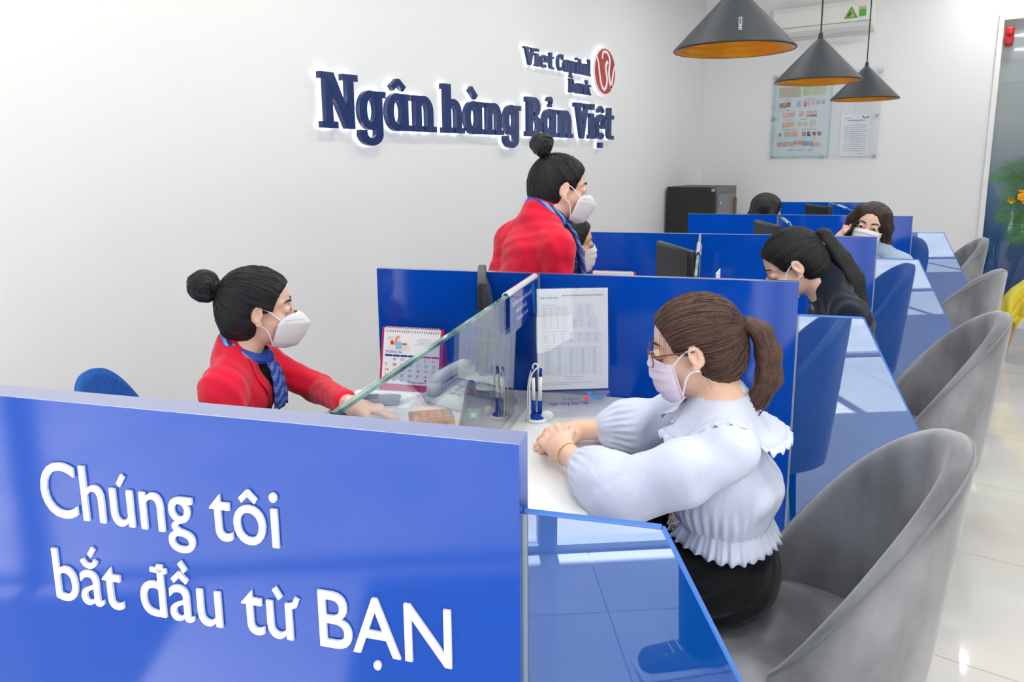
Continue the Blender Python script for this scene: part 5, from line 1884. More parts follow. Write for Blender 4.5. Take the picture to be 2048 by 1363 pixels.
MB().prism([(0.088, -0.002), (0.104, -0.012), (0.104, -0.002)], -0.0006, 0.0, 'xz').build('blue_corner', mat('corner_blue', S(60, 110, 200), 0.5), st).matrix_local = FT2

# desk pen set: two blue and white pens on a stalked base with white cords
pen = empty('desk_pen_set', bay(-0.700, -0.270, 0.746, 1), PHI + 0.3, 'blue and white desk pens on a stand with white cord by the woman\'s hands', 'pen stand')
MB().lathe([(0.0, 0.0), (0.030, 0.0), (0.031, 0.004), (0.026, 0.009), (0.0, 0.011)], n=28).build('base', M_whiteplastic, pen, True)
MB().lathe([(0.024, 0.009), (0.022, 0.014), (0.012, 0.020), (0.0, 0.022)], n=24).build('blue_collar', M_blue_print, pen, True)
for s in (-1, 1):
    x = 0.0085 * s
    p_ = MB().cyl((x, 0, 0.016), (x * 1.0 + 0.001 * s, 0.002 * s, 0.060), 0.0062, 0.0062, 12).build('pen_socket', M_blue_print, pen, True)
    q_ = MB().cyl((x, 0, 0.058), (x + 0.002 * s, 0.003 * s, 0.128), 0.0058, 0.0050, 12).build('pen_barrel', M_whiteplastic, pen, True)
    MB().cyl((x + 0.002 * s, 0.003 * s, 0.127), (x + 0.003 * s, 0.0036 * s, 0.150), 0.0052, 0.0040, 12).build('pen_cap', M_blue_print, q_, True)
MB().tube([(-0.010, 0.0, 0.148), (-0.012, 0.0, 0.160), (-0.004, -0.002, 0.167), (0.006, -0.003, 0.158), (-0.006, -0.006, 0.148), (-0.016, -0.008, 0.135), (-0.021, -0.008, 0.10),
           (-0.020, -0.010, 0.06), (-0.022, -0.012, 0.02), (-0.020, -0.014, 0.006)], 0.0022, 8, smooth=3).build('cord', M_whiteplastic, pen, True)
MB().tube([(-0.011, 0.003, 0.150), (-0.017, 0.004, 0.14), (-0.025, 0.002, 0.10), (-0.026, 0.0, 0.05), (-0.024, -0.004, 0.008)], 0.0020, 8, smooth=3).build('cord', M_whiteplastic, pen, True)
MB().ellipsoid((0.028, -0.012, 0.018), (0.018, 0.004, 0.014), 18, 10).build('round_tag', M_whiteplastic, pen, True)

# telephone
ph = empty('telephone', bay(-0.955, -0.150, 0.746, 1), PHI - 0.42, 'white push button telephone with handset and coiled cord, behind the glass', 'telephone')
MB().add([(-0.085, -0.09, 0), (0.085, -0.09, 0), (0.085, 0.10, 0), (-0.085, 0.10, 0), (-0.083, -0.088, 0.022), (0.083, -0.088, 0.022), (0.083, 0.098, 0.062), (-0.083, 0.098, 0.062)],
         [(0, 3, 2, 1), (4, 5, 6, 7), (0, 1, 5, 4), (1, 2, 6, 5), (2, 3, 7, 6), (3, 0, 4, 7)]).build('base', M_whiteplastic, ph)
ph.children[0].modifiers.new('soft', 'BEVEL').width = 0.008
ph.children[0].modifiers['soft'].segments = 3
sl = math.atan2(0.04, 0.186)
KM = Matrix.Translation((0.022, -0.02, 0.0375)) @ Matrix.Rotation(sl, 4, 'X')
for r in range(4):
    for q in range(3):
        o = MB().rbox(-0.0085, 0.0085, -0.006, 0.006, 0, 0.006, 0.003, 2).build('key', mat('key_grey', S(206, 210, 212), 0.4), ph)
        o.matrix_local = KM @ Matrix.Translation((-0.028 + 0.026 * q, 0.042 - 0.022 * r, 0.0))
hs_ = MB()
hs_.tube([(-0.055, -0.075, 0.055), (-0.055, -0.05, 0.072), (-0.055, 0.0, 0.084), (-0.055, 0.055, 0.088), (-0.055, 0.085, 0.078)], [0.020, 0.021, 0.018, 0.020, 0.021], 14, 1.0)
hs_.tube([(-0.055, -0.072, 0.066), (-0.055, -0.072, 0.030)], [0.022, 0.024], 16).tube([(-0.055, 0.080, 0.085), (-0.055, 0.080, 0.058)], [0.022, 0.024], 16)
hd = hs_.build('handset', M_whiteplastic, ph, True)
mb = MB()
cp_ = []
for k in range(0, 241):
    t = k / 240
    base = Vector((-0.055 - 0.12 * t - 0.02 * math.sin(t * 3), -0.095 - 0.055 * math.sin(t * 2.6) , 0.030 - 0.024 * min(1, t * 3)))
    an = t * 2 * math.pi * 26
    cp_.append(base + Vector((0.0, 0.0055 * math.cos(an), 0.0055 + 0.0055 * math.sin(an))))
mb.tube(cp_, 0.0015, 5)
mb.build('coiled_cord', M_whiteplastic, hd, True)

# calculator, papers, card reader, black organiser with a green stapler
cal = empty('calculator', bay(-0.990, -0.335, 0.747, 1), PHI + 0.45, 'brown calculator under the clerk\'s hand on the white desk', 'calculator')
MB().rbox(-0.062, 0.062, -0.045, 0.045, 0.0, 0.014, 0.004, 2).build('case', mat('brown_plastic', S(128, 98, 90), 0.45), cal, angle=0.6)
for r in range(4):
    for q in range(5):
        MB().rbox(-0.054 + 0.022 * q, -0.036 + 0.022 * q, -0.036 + 0.0175 * r, -0.022 + 0.0175 * r, 0.0135, 0.0185, 0.0015, 1).build('key', mat('brown_key', S(156, 126, 116), 0.45), cal)
pa_ = empty('paper_sheet', bay(-1.205, -0.200, 0.7465, 1), PHI + 0.12, 'white printed form lying on the desk under the calendar', 'paper')
MB().box(-0.105, 0.105, -0.074, 0.074, 0, 0.0012).build('sheet', M_paper, pa_)
mb = MB()
for k in range(9): mb.box(-0.09, 0.085 - 0.03 * (k % 3), -0.06 + 0.0135 * k, -0.0575 + 0.0135 * k, 0.0012, 0.0015)
mb.build('text_lines', M_print, pa_)
cr_ = empty('card_reader', bay(-1.190, -0.245, 0.748, 1), PHI + 0.30, 'dark grey hand-sized device lying on the printed form', 'card reader')
MB().rbox(-0.082, 0.062, -0.030, 0.030, 0.0, 0.022, 0.010, 4).build('case', mat('slate_plastic', S(92, 98, 112), 0.35), cr_, angle=0.8)
MB().rbox(-0.07, -0.005, -0.022, 0.022, 0.0215, 0.0235, 0.002, 1).build('display', mat('dark_screen'), cr_)

og = empty('desk_organiser', bay(-0.835, -0.300, 0.747, 1), PHI, 'black plastic organiser with arched sides, holding a green stapler', 'organiser')
for x in (-0.060, 0.052):
    prof_ = [(-0.075, 0.0), (0.075, 0.0), (0.075, 0.03)] + [(0.02 + 0.055 * math.cos(t), 0.03 + 0.075 * math.sin(t)) for t in np.linspace(0.0, math.pi * 0.86, 12)] + [(-0.075, 0.012)]
    MB().prism(prof_, x, x + 0.006, 'yz').build('side_wall', M_black, og)
MB().box(-0.060, 0.058, -0.075, 0.075, 0.0, 0.006).build('tray', M_black, og)
MB().box(-0.060, 0.058, 0.068, 0.075, 0.0, 0.06).build('rear_wall', M_black, og)
MB().box(-0.060, 0.058, -0.012, -0.006, 0.0, 0.05).build('divider', M_black, og)
for q in range(3):
    MB().tube([(-0.054, 0.02 + 0.014 * q, 0.03), (-0.054, 0.015 + 0.012 * q, 0.085), (-0.02, 0.012 + 0.012 * q, 0.105), (0.05, 0.015 + 0.012 * q, 0.07)], 0.002, 6).build('wire_divider', M_metal, og)
sp_ = empty('stapler', bay(-0.868, -0.318, 0.757, 1), PHI + 0.2, 'small green stapler with a black top standing in the black organiser', 'stapler')
MB().rbox(-0.016, 0.016, -0.018, 0.018, 0, 0.030, 0.003, 1).build('body', mat('green_plastic', S(20, 150, 96), 0.4), sp_)
MB().rbox(-0.015, 0.015, -0.016, 0.016, 0.0302, 0.046, 0.003, 1).build('black_top', M_black, sp_)
MB().box(-0.007, 0.007, -0.0188, -0.018, 0.008, 0.021).build('white_label', M_paper, sp_)

ns = empty('name_sign', bay(-0.675, -0.33, 0.746, 2), PHI + 1.45, 'small white sign stand on the second desk, its top corner showing', 'sign stand')
MB().box(-0.07, 0.07, -0.002, 0.002, 0.02, 0.25).build('sheet', M_paper, ns)
MB().box(-0.07, 0.07, -0.03, 0.03, 0.0, 0.02).build('foot', M_acryl, ns)

# shoulder bag on the customer's lap
M_bag = mat('brown_canvas', S(74, 52, 42), 0.5, noise=(70, S(128, 92, 58), 2, (1, 1, 1)))
bg = empty('shoulder_bag', bay(-0.372, -0.470, 0.600, 1), PHI, 'brown patterned shoulder bag with gold chain on the lap of the woman in pale blue', 'bag')
MB().grid(lambda u, v: (0.085 * (math.sin(math.pi * v)) ** 0.5 * math.cos(2 * math.pi * u), 0.050 * (math.sin(math.pi * v)) ** 0.5 * math.sin(2 * math.pi * u), 0.048 - 0.060 * math.cos(math.pi * v)), 32, 16, True).build('body', M_bag, bg, True)
MB().prism([(-0.055, 0.072), (-0.040, 0.072), (-0.028, 0.050), (-0.012, 0.072), (0.0, 0.072), (-0.022, 0.036), (-0.034, 0.036)], -0.054, -0.044, 'xz').build('gold_clasp', mat('gold_metal', S(206, 168, 92), 0.25, metal=1.0), bg)
mb = MB()
c_a, c_b = Vector((0.058, -0.155, 0.100)), Vector((0.070, -0.125, -0.012))
for k in range(15):
    p = c_a.lerp(c_b, k / 14)
    ring = []
    for t in np.linspace(0, 2 * math.pi, 13):
        u_, w_ = 0.0062 * math.cos(t), 0.0042 * math.sin(t)
        ring.append(p + (Vector((0.0, w_ * 0.4, u_)) + Vector((w_, 0, 0)) if k % 2 == 0 else Vector((w_ * 0.35, w_, u_))))
    mb.tube(ring, 0.0014, 5)
mb.build('chain', mat('pale_gold', S(222, 204, 160), 0.2, metal=1.0), bg, True)

# office chair of the clerk, only the top of the mesh back above the near partition
oc = empty('office_chair', (0.745, 1.05, 0), 0.72, 'blue mesh office chair against the left wall, its top edge above the near partition', 'chair')
M_bmesh = mat('blue_mesh', S(16, 104, 196), 0.7, noise=(1, S(8, 76, 166), 0, (500, 500, 6)))
MB().grid(lambda u, v: (-0.02 - 0.06 * (2 * u - 1) ** 2 * -1 - 0.05 * v, -0.20 + 0.40 * u, 0.46 + 0.405 * v - 0.15 * v * abs(2 * u - 1) ** 2.6), 48, 14).build('mesh_back', M_bmesh, oc, True)
oc.children[0].modifiers.new('thickness', 'SOLIDIFY').thickness = 0.012
MB().rbox(0.0, 0.44, -0.22, 0.22, 0.40, 0.47, 0.025, 3).build('seat', M_bmesh, oc, angle=0.8)
MB().cyl((0.2, 0, 0.06), (0.2, 0, 0.40), 0.025).build('gas_column', M_black, oc)
MB().box(-0.06, -0.03, -0.02, 0.02, 0.40, 0.60).build('back_bracket', M_black, oc)
for k in range(5):
    t = 2 * math.pi * k / 5
    lg = MB().cyl((0.2, 0, 0.08), (0.2 + 0.28 * math.cos(t), 0.28 * math.sin(t), 0.06), 0.02, 0.014).build('leg', M_black, oc)
    MB().cyl((0.2 + 0.27 * math.cos(t), 0.27 * math.sin(t) - 0.012, 0.026), (0.2 + 0.27 * math.cos(t), 0.27 * math.sin(t) + 0.012, 0.026), 0.026, n=16).build('caster', M_black, lg)

# ================================================================== clerks and customers
def torso_jacket(P, m, neck, chest, waist, hip, shl, shr, arms, wide=1.32, rc=0.098, rw=0.086, h=0.0055, name='jacket', seed=0, sleeve=0.052, fold=0.0022, rh=0.1):
    pts = np.array([neck, chest, waist, hip, shl, shr] + [q for a in arms for q in a])
    F = Field(pts.min(0) - 0.17, pts.max(0) + 0.13, h)
    F.chain([chest, waist, hip], [rc, rw, rh], 0.04, ((0, 1, 0), wide))
    up = np.array(neck) - np.array(chest)
    F.cap(np.array(chest) + up * 0.2, np.array(chest) + up * 0.72, rc * 0.86, 0.050, 0.04, ((0, 1, 0), 1.45))
    F.cap(np.array(neck) - up * 0.15, np.array(neck) + up * 0.12, 0.066, 0.060, 0.02)
    for s in (shl, shr):
        F.cap(np.array(neck) * 0.90 + np.array(chest) * 0.10, s, 0.054, 0.054, 0.03)
    for (s, e, w) in arms:
        s, e, w = np.array(s), np.array(e), np.array(w)
        F.chain([s, e], [sleeve, sleeve * 0.86], 0.045)
        F.chain([e, w], [sleeve * 0.86, sleeve * 0.66], 0.02)
    ds = [(64, 38, 112, seed), (110, -60, 54, 1.3 + seed), (40, 120, 66, 2.2 + seed)]
    def disp(V):
        d = folds(ds, fold)(V)
        for (s, e, w) in arms:      # creases bunch at the inside of the elbow and under the shoulder
            for c_, rr in ((np.array(e), 0.07), (np.array(s) * 0.7 + np.array(e) * 0.3, 0.06)):
                r = np.linalg.norm(V - c_, axis=1)
                ax = np.array(e) - np.array(s); ax = ax / np.linalg.norm(ax)
                d += 0.0016 * np.exp(-(r / rr) ** 2) * np.sin((V - c_) @ ax * 130 + V[:, 1] * 60 + seed)
        return d
    o = F.build(name, m, P, None, disp)
    return F, o


def bare_body(P, H, R, neck, chest, hip, shl, shr, arms, hands_=(), h=0.004, m=None):
    pts = np.array([H + 0.13, H - 0.13, neck, chest, hip] + [q for a in arms for q in a])
    F = Field(pts.min(0) - 0.13, pts.max(0) + 0.20 * (1 if hands_ else 0.4), h)
    head(F, H, R)
    F.cap(H + R @ np.array((-0.022, 0, -0.045)), neck, 0.046, 0.050, 0.02)
    F.chain([neck, chest, hip], [0.05, 0.075, 0.075], 0.03, ((0, 1, 0), 1.4))
    for (s, e, w) in arms:
        F.cap(neck + np.array((0, 0, -0.025)), s, 0.030, 0.036, 0.02)
        F.chain([s, e, w], [0.042, 0.035, 0.023], 0.02)
    for q in hands_: hand(F, **q)
    return F.build('body', m or M_skin, P)


def bun(P, c, r, axis, m, tie, h=0.003):
    """coil of hair: fat twisted ring on a core"""
    c = np.array(c)
    ax = np.array(axis, float); ax /= np.linalg.norm(ax)
    e1 = np.cross(ax, [0.1, 1, 0.2]); e1 /= np.linalg.norm(e1); e2 = np.cross(ax, e1)
    F = Field(c - 0.10, c + 0.10, h)
    F.ell(c, (r[0] * 0.8, r[0] * 0.8, r[0] * 0.8), None, 0.01)
    for k in range(16):
        t0, t1 = 2 * math.pi * k / 12, 2 * math.pi * (k + 1) / 12
        q = lambda t: c + (e1 * math.cos(t) + e2 * math.sin(t)) * r[0] * (0.58 - 0.012 * t) + ax * (r[1] * (-0.35 + 0.13 * t))
        F.cap(q(t0), q(t1), r[0] * 0.50, r[0] * 0.48, 0.004)
    F.cap(c, np.array(tie), 0.020, 0.016, 0.012)
    fl = lambda V: np.stack([np.arctan2((V - c) @ e2, (V - c) @ e1) * 1.5, np.linalg.norm((V - c) - np.outer((V - c) @ ax, ax), axis=1) * 320, (V - c) @ ax * 320], 1)
    o = F.build('hair_bun', m, P, fl, lambda V: 0.0014 * np.sin(fl(V)[:, 1] * 0.9 + fl(V)[:, 2] * 0.8 + 2 * np.sin(fl(V)[:, 0] * 2)))
    tb = np.array(tie)
    t1 = (c - tb) / np.linalg.norm(c - tb)
    a1 = np.cross(t1, [0.1, 1, 0.2]); a1 /= np.linalg.norm(a1); a2 = np.cross(t1, a1)
    p0 = tb + t1 * 0.012
    MB().tube([p0 + 0.0178 * (a1 * math.cos(t) + a2 * math.sin(t)) for t in np.linspace(0, 2 * math.pi, 18)], 0.0036, 6).build('hair_tie', M_black, o, True)
    return o


def neck_scarf(P, neck, H, R, tails, w0=0.052, front=(0.07, 0.0, -0.015)):
    """folded silk band round the neck with a knot and two hanging tails"""
    n = np.array(neck)
    top = H + R @ np.array((-0.03, 0, -0.075))
    mid = n * 0.70 + top * 0.30
    kn = np.array(tails[0])
    back = mid + np.array((-0.055, 0, 0.022))
    def band(u, v):
        a = 2 * math.pi * u
        f = 0.5 - 0.5 * math.cos(a)            # 0 at the knot, 1 at the nape
        rx, ry = 0.064, 0.066
        cx_ = mid[0] * 0.6 + (kn[0] - 0.055) * 0.4
        x = cx_ + rx * math.cos(a) * (1.05 if math.cos(a) > 0 else 1.0)
        y = ry * math.sin(a)
        z = kn[2] * (1 - f) + (back[2] + 0.006) * f
        ww = w0 * (0.55 + 0.45 * f)
        bul = 0.006 * math.sin(math.pi * v) + 0.0025 * math.sin(9 * v + 3 * a)
        return (x + math.cos(a) * (bul + 0.012 * (1 - v) * f * 0.6), y + math.sin(a) * (bul + 0.010 * (1 - v)), z + (v - 0.5) * ww)
    s = scarf_piece('scarf', band, 48, 8, P)
    MB().ellipsoid(tuple(kn), (0.020, 0.022, 0.022), 16, 10).build('knot', M_scarf, s, True)
    for side in (-1, 1):
        T_ = [np.array(t) + np.array((0, 0.012 * side, 0)) for t in tails]
        def tail(u, v, T_=T_, side=side):
            x = v * (len(T_) - 1); i = min(int(x), len(T_) - 2); t = x - i
            p = T_[i] * (1 - t) + T_[i + 1] * t
            wd = 0.012 + 0.020 * min(1, v * 1.6)
            q = (2 * u - 1)
            return (p[0] + 0.007 * math.cos(q * 4 + side) + 0.004 * side * 0, p[1] + wd * q + 0.010 * side * v, p[2] - 0.010 * abs(q) * v * (1 if side > 0 else -1))
        scarf_piece('scarf_tail', tail, 8, 16, s)
    return s


def front_x(F, x0, y, z):
    iy, iz = int(round((y - F.lo[1]) / F.h)), int(round((z - F.lo[2]) / F.h))
    col = F.D[:, min(max(iy, 0), F.n[1] - 1), min(max(iz, 0), F.n[2] - 1)]
    i = max(0, int(round((x0 - F.lo[0]) / F.h)))
    while i < F.n[0] - 1 and col[i] < 0: i += 1
    a, b = col[i - 1], col[i]
    t = a / (a - b) if (a < 0) != (b < 0) else 0.0
    return F.lo[0] + F.h * (i - 1 + t)


def vneck(P, F, z0, z1, w, m, y0=0.0):
    mb = MB()
    def fn(u, v):
        z = z0 + (z1 - z0) * v
        y = y0 + (2 * u - 1) * w * (1 - v) + 1e-4
        return (front_x(F, 0.045, y, z) + 0.002, y, z)
    return mb.grid(fn, 8, 12).build('inner_top', m, P, True)


def wispy(P, H, R, m, seed, n=14, spread=0.02, regions=None):
    rnd = random.Random(seed)
    T = lambda *p: H + R @ np.array(p)
    out = []
    for k in range(n):
        a = rnd.uniform(-0.7, 0.7)
        b = rnd.uniform(0.3, 1.5)
        p = np.array((-0.013 + 0.092 * math.cos(b) * math.cos(a), 0.078 * math.sin(a), 0.03 + 0.083 * math.sin(b)))
        t = np.array((-math.sin(b), 0, math.cos(b) * 0.3))
        q0 = p * 0.985
        g = np.array((-0.012 - p[0], -p[1], 0.02 - p[2])); g /= np.linalg.norm(g)
        out.append([T(*(p + 0.010 * g)), T(*p), T(*(p + np.array((-0.018, rnd.uniform(-.008, .008), 0.002)))), T(*(p - 0.004 * g + np.array((-0.036, rnd.uniform(-.015, .015), rnd.uniform(-0.004, spread * 0.5)))))])
    strands(P, m, out, 'loose_strand', 0.0004)


def seated_legs(P, m, hipz=0.55, x0=0.0, spread=0.09, knee=0.40, sh=True):
    F = Field((x0 - 0.2, -0.26, 0.02), (x0 + knee + 0.25, 0.26, hipz + 0.2), 0.009)
    F.cap((x0, 0, hipz + 0.10), (x0, 0, hipz), 0.09, 0.10, 0.03, ((0, 1, 0), 1.38))
    for s in (1, -1):
        F.chain([(x0 + 0.02, spread * s, hipz - 0.01), (x0 + knee, spread * s, hipz - 0.01), (x0 + knee + 0.03, spread * s, 0.30), (x0 + knee, spread * s, 0.08)], [0.088, 0.066, 0.055, 0.045], 0.03)
    F.build('trousers', m, P)
    if sh:
        for s in (1, -1):
            MB().rbox(x0 + knee - 0.05, x0 + knee + 0.17, spread * s - 0.04, spread * s + 0.04, 0.0, 0.075, 0.03, 3).build('shoe', M_black, P, angle=0.8)


def clerk_left():
    P = person('seated clerk in a red jacket with a low black bun and white mask', (1.037, 1.231, 0), 0.60)
    H, R = np.array((0.104, 0.0, 1.053)), rotm(0.30, 0.06, 0)
    T = lambda *p: H + R @ np.array(p)
    neck, chest = np.array((0.048, 0, 0.922)), np.array((0.028, 0, 0.806))
    L = ((0.035, 0.155, 0.856), (0.215, 0.175, 0.752), (0.392, -0.120, 0.795))
    Rr = ((0.045, -0.155, 0.856), (0.075, -0.200, 0.670), (0.280, -0.170, 0.765))
    bare_body(P, H, R, neck, chest, np.array((0.0, 0, 0.60)), L[0], Rr[0], (L, Rr),
              (dict(w=L[2], d=(0.98, -0.05, -0.12), n=(0.05, 0.1, 1), side=-1, curl=(0.25, 0.3, 0.32, 0.35), size=0.92, thumb=0.3),
               dict(w=Rr[2], d=(0.95, 0.2, -0.10), n=(0.05, 0, 1), side=1, curl=(0.3, 0.3, 0.35, 0.35), size=0.92, thumb=0.3)), 0.0035)
    face_parts(P, H, R)
    mask_kn95(P, H, R, M_mask)
    tie = T(-0.104, 0, 0.055)
    hair_cap(P, H, R, M_hair_black, tie, full=1.055)
    bun(P, T(-0.146, 0.0, 0.064), (0.043, 0.034), R @ np.array((-0.25, 1, 0.1)), M_hair_black, tie)
    wispy(P, H, R, M_hair_black, 4)
    strands(P, M_hair_black, [[T(-0.055, -0.04 + 0.02 * k, -0.075), T(-0.085, -0.05 + 0.02 * k, -0.10), T(-0.085, -0.06 + 0.02 * k, -0.135 - 0.01 * k)] for k in range(4)], 'loose_strand', 0.0005)
    F, j = torso_jacket(P, M_redcloth, (0.036, 0, 0.930), chest, (0.005, 0, 0.70), (0.0, 0, 0.58), L[0], Rr[0],
                        ((L[0], L[1], (0.350, -0.050, 0.787)), (Rr[0], Rr[1], (0.245, -0.175, 0.750))), rc=0.100, seed=1, fold=0.0016)
    vneck(P, F, 0.905, 0.75, 0.045, M_blackcloth)
    # lapels: two flat folded strips along the opening
    for s in (1, -1):
        def lap(u, v, s=s):
            z = 0.925 - 0.185 * v
            y = s * (0.046 * (1 - v) + 0.006 + 0.030 * u * math.sin(math.pi * min(1, 0.25 + v * 0.75)))
            return (front_x(F, 0.045, y, z) + 0.006, y, z)
        o = MB().grid(lap, 5, 14).build('lapel', M_redcloth, j, True)
        o.modifiers.new('thickness', 'SOLIDIFY').thickness = 0.003
    neck_scarf(P, neck, H, R, [(0.118, 0.004, 0.905), (0.138, 0.006, 0.875), (0.148, 0.006, 0.835), (0.152, 0.006, 0.79), (0.150, 0.006, 0.755)])
    ax = np.array(L[2]) - np.array(L[1]); ax /= np.linalg.norm(ax)
    e1 = np.cross(ax, [0, 0, 1]); e1 /= np.linalg.norm(e1); e2 = np.cross(ax, e1)
    MB().tube([np.array(L[2]) - ax * 0.012 + 0.0262 * (e1 * math.cos(t) + e2 * math.sin(t)) for t in np.linspace(0, 2 * math.pi, 22)], 0.0028, 6).build('bracelet', M_chrome, P, True)
    seated_legs(P, M_blackcloth, 0.55, -0.02)


clerk_left()


def clerk_standing():
    P = person('standing clerk with a high bun in a red jacket, seen from behind', (1.516, 2.1225, 0), math.radians(66))
    H, R = np.array((0.118, -0.012, 1.372)), rotm(math.radians(-20), 0.16, 0)
    T = lambda *p: H + R @ np.array(p)
    neck, chest = np.array((0.055, 0.0, 1.275)), np.array((0.02, 0, 1.14))
    L = ((0.012, 0.142, 1.180), (-0.055, 0.160, 1.00), (0.12, 0.170, 0.86))
    Rr = ((0.018, -0.142, 1.180), (0.010, -0.182, 0.99), (0.18, -0.150, 0.87))
    bare_body(P, H, R, neck, chest, np.array((-0.04, 0, 0.85)), L[0], Rr[0], (L, Rr),
              (dict(w=L[2], d=(0.8, 0, -0.5), n=(0.5, 0, 0.8), side=-1, curl=(0.3,) * 4, size=0.95), dict(w=Rr[2], d=(0.8, 0, -0.5), n=(0.5, 0, 0.8), side=1, curl=(0.3,) * 4, size=0.95)), 0.0032)
    face_parts(P, H, R)
    mask_kn95(P, H, R, M_mask)
    tie = T(-0.066, 0, 0.095)
    hair_cap(P, H, R, M_hair_black, tie)
    bun(P, T(-0.082, 0.0, 0.134), (0.040, 0.034), R @ np.array((-0.5, 1, 0.3)), M_hair_black, tie)
    wispy(P, H, R, M_hair_black, 9)
    F, j = torso_jacket(P, M_redcloth, (0.045, 0, 1.280), chest, (-0.015, 0, 1.0), (-0.04, 0, 0.86), L[0], Rr[0],
                        ((L[0], L[1], (0.13, 0.18, 0.875)), (Rr[0], Rr[1], (0.165, -0.16, 0.885))), wide=1.34, rc=0.098, rw=0.092, rh=0.105, seed=4, fold=0.0014, sleeve=0.047)
    neck_scarf(P, neck, H, R, [(0.124, -0.03, 1.250), (0.140, -0.050, 1.21), (0.150, -0.060, 1.15), (0.155, -0.065, 1.07), (0.155, -0.065, 1.0)], 0.06)
    F = Field((-0.25, -0.24, 0.02), (0.2, 0.24, 0.98), 0.009)
    F.cap((-0.04, 0, 0.90), (-0.05, 0, 0.80), 0.095, 0.105, 0.03, ((0, 1, 0), 1.4))
    for s in (1, -1):
        F.chain([(-0.05, 0.08 * s, 0.80), (-0.04, 0.085 * s, 0.46), (-0.06, 0.085 * s, 0.08)], [0.088, 0.06, 0.045], 0.03)
    F.build('trousers', M_blackcloth, P)
    for s in (1, -1):
        MB().rbox(-0.12, 0.12, 0.085 * s - 0.04, 0.085 * s + 0.04, 0, 0.08, 0.03, 3).build('shoe', M_black, P, angle=0.8)


clerk_standing()


def clerk_hidden():
    hd = np.array((1.415, 2.585, 1.140))
    yw = math.radians(42)
    P = person('masked seated woman half hidden behind the standing clerk', (hd[0] - 0.10 * math.cos(yw), hd[1] - 0.10 * math.sin(yw), 0), yw)
    H, R = np.array((0.10, 0, 1.130)), rotm(0.0, 0.05, 0)
    T = lambda *p: H + R @ np.array(p)
    neck, chest = np.array((0.045, 0, 1.01)), np.array((0.02, 0, 0.88))
    L = ((0.02, 0.155, 0.945), (0.12, 0.21, 0.78), (0.34, 0.12, 0.80))
    Rr = ((0.02, -0.155, 0.945), (0.12, -0.21, 0.78), (0.34, -0.12, 0.80))
    bare_body(P, H, R, neck, chest, np.array((0, 0, 0.62)), L[0], Rr[0], (L, Rr), (dict(w=L[2], d=(1, 0, -0.1), n=(0, 0, 1), side=-1, curl=(0.3,) * 4, size=0.9), dict(w=Rr[2], d=(1, 0, -0.1), n=(0, 0, 1), side=1, curl=(0.3,) * 4, size=0.9)), 0.005, M_skin2)
    face_parts(P, H, R)
    mask_surgical(P, H, R, M_mask)
    hair_cap(P, H, R, M_hair_black, T(-0.09, 0, 0.05), h=0.004, locks=90)
    wispy(P, H, R, M_hair_black, 12)
    torso_jacket(P, M_redcloth, (0.035, 0, 1.02), chest, (0.0, 0, 0.72), (0, 0, 0.60), L[0], Rr[0], ((L[0], L[1], (0.30, 0.135, 0.79)), (Rr[0], Rr[1], (0.30, -0.135, 0.79))), seed=2, h=0.007)
    seated_legs(P, M_blackcloth, 0.55)


clerk_hidden()


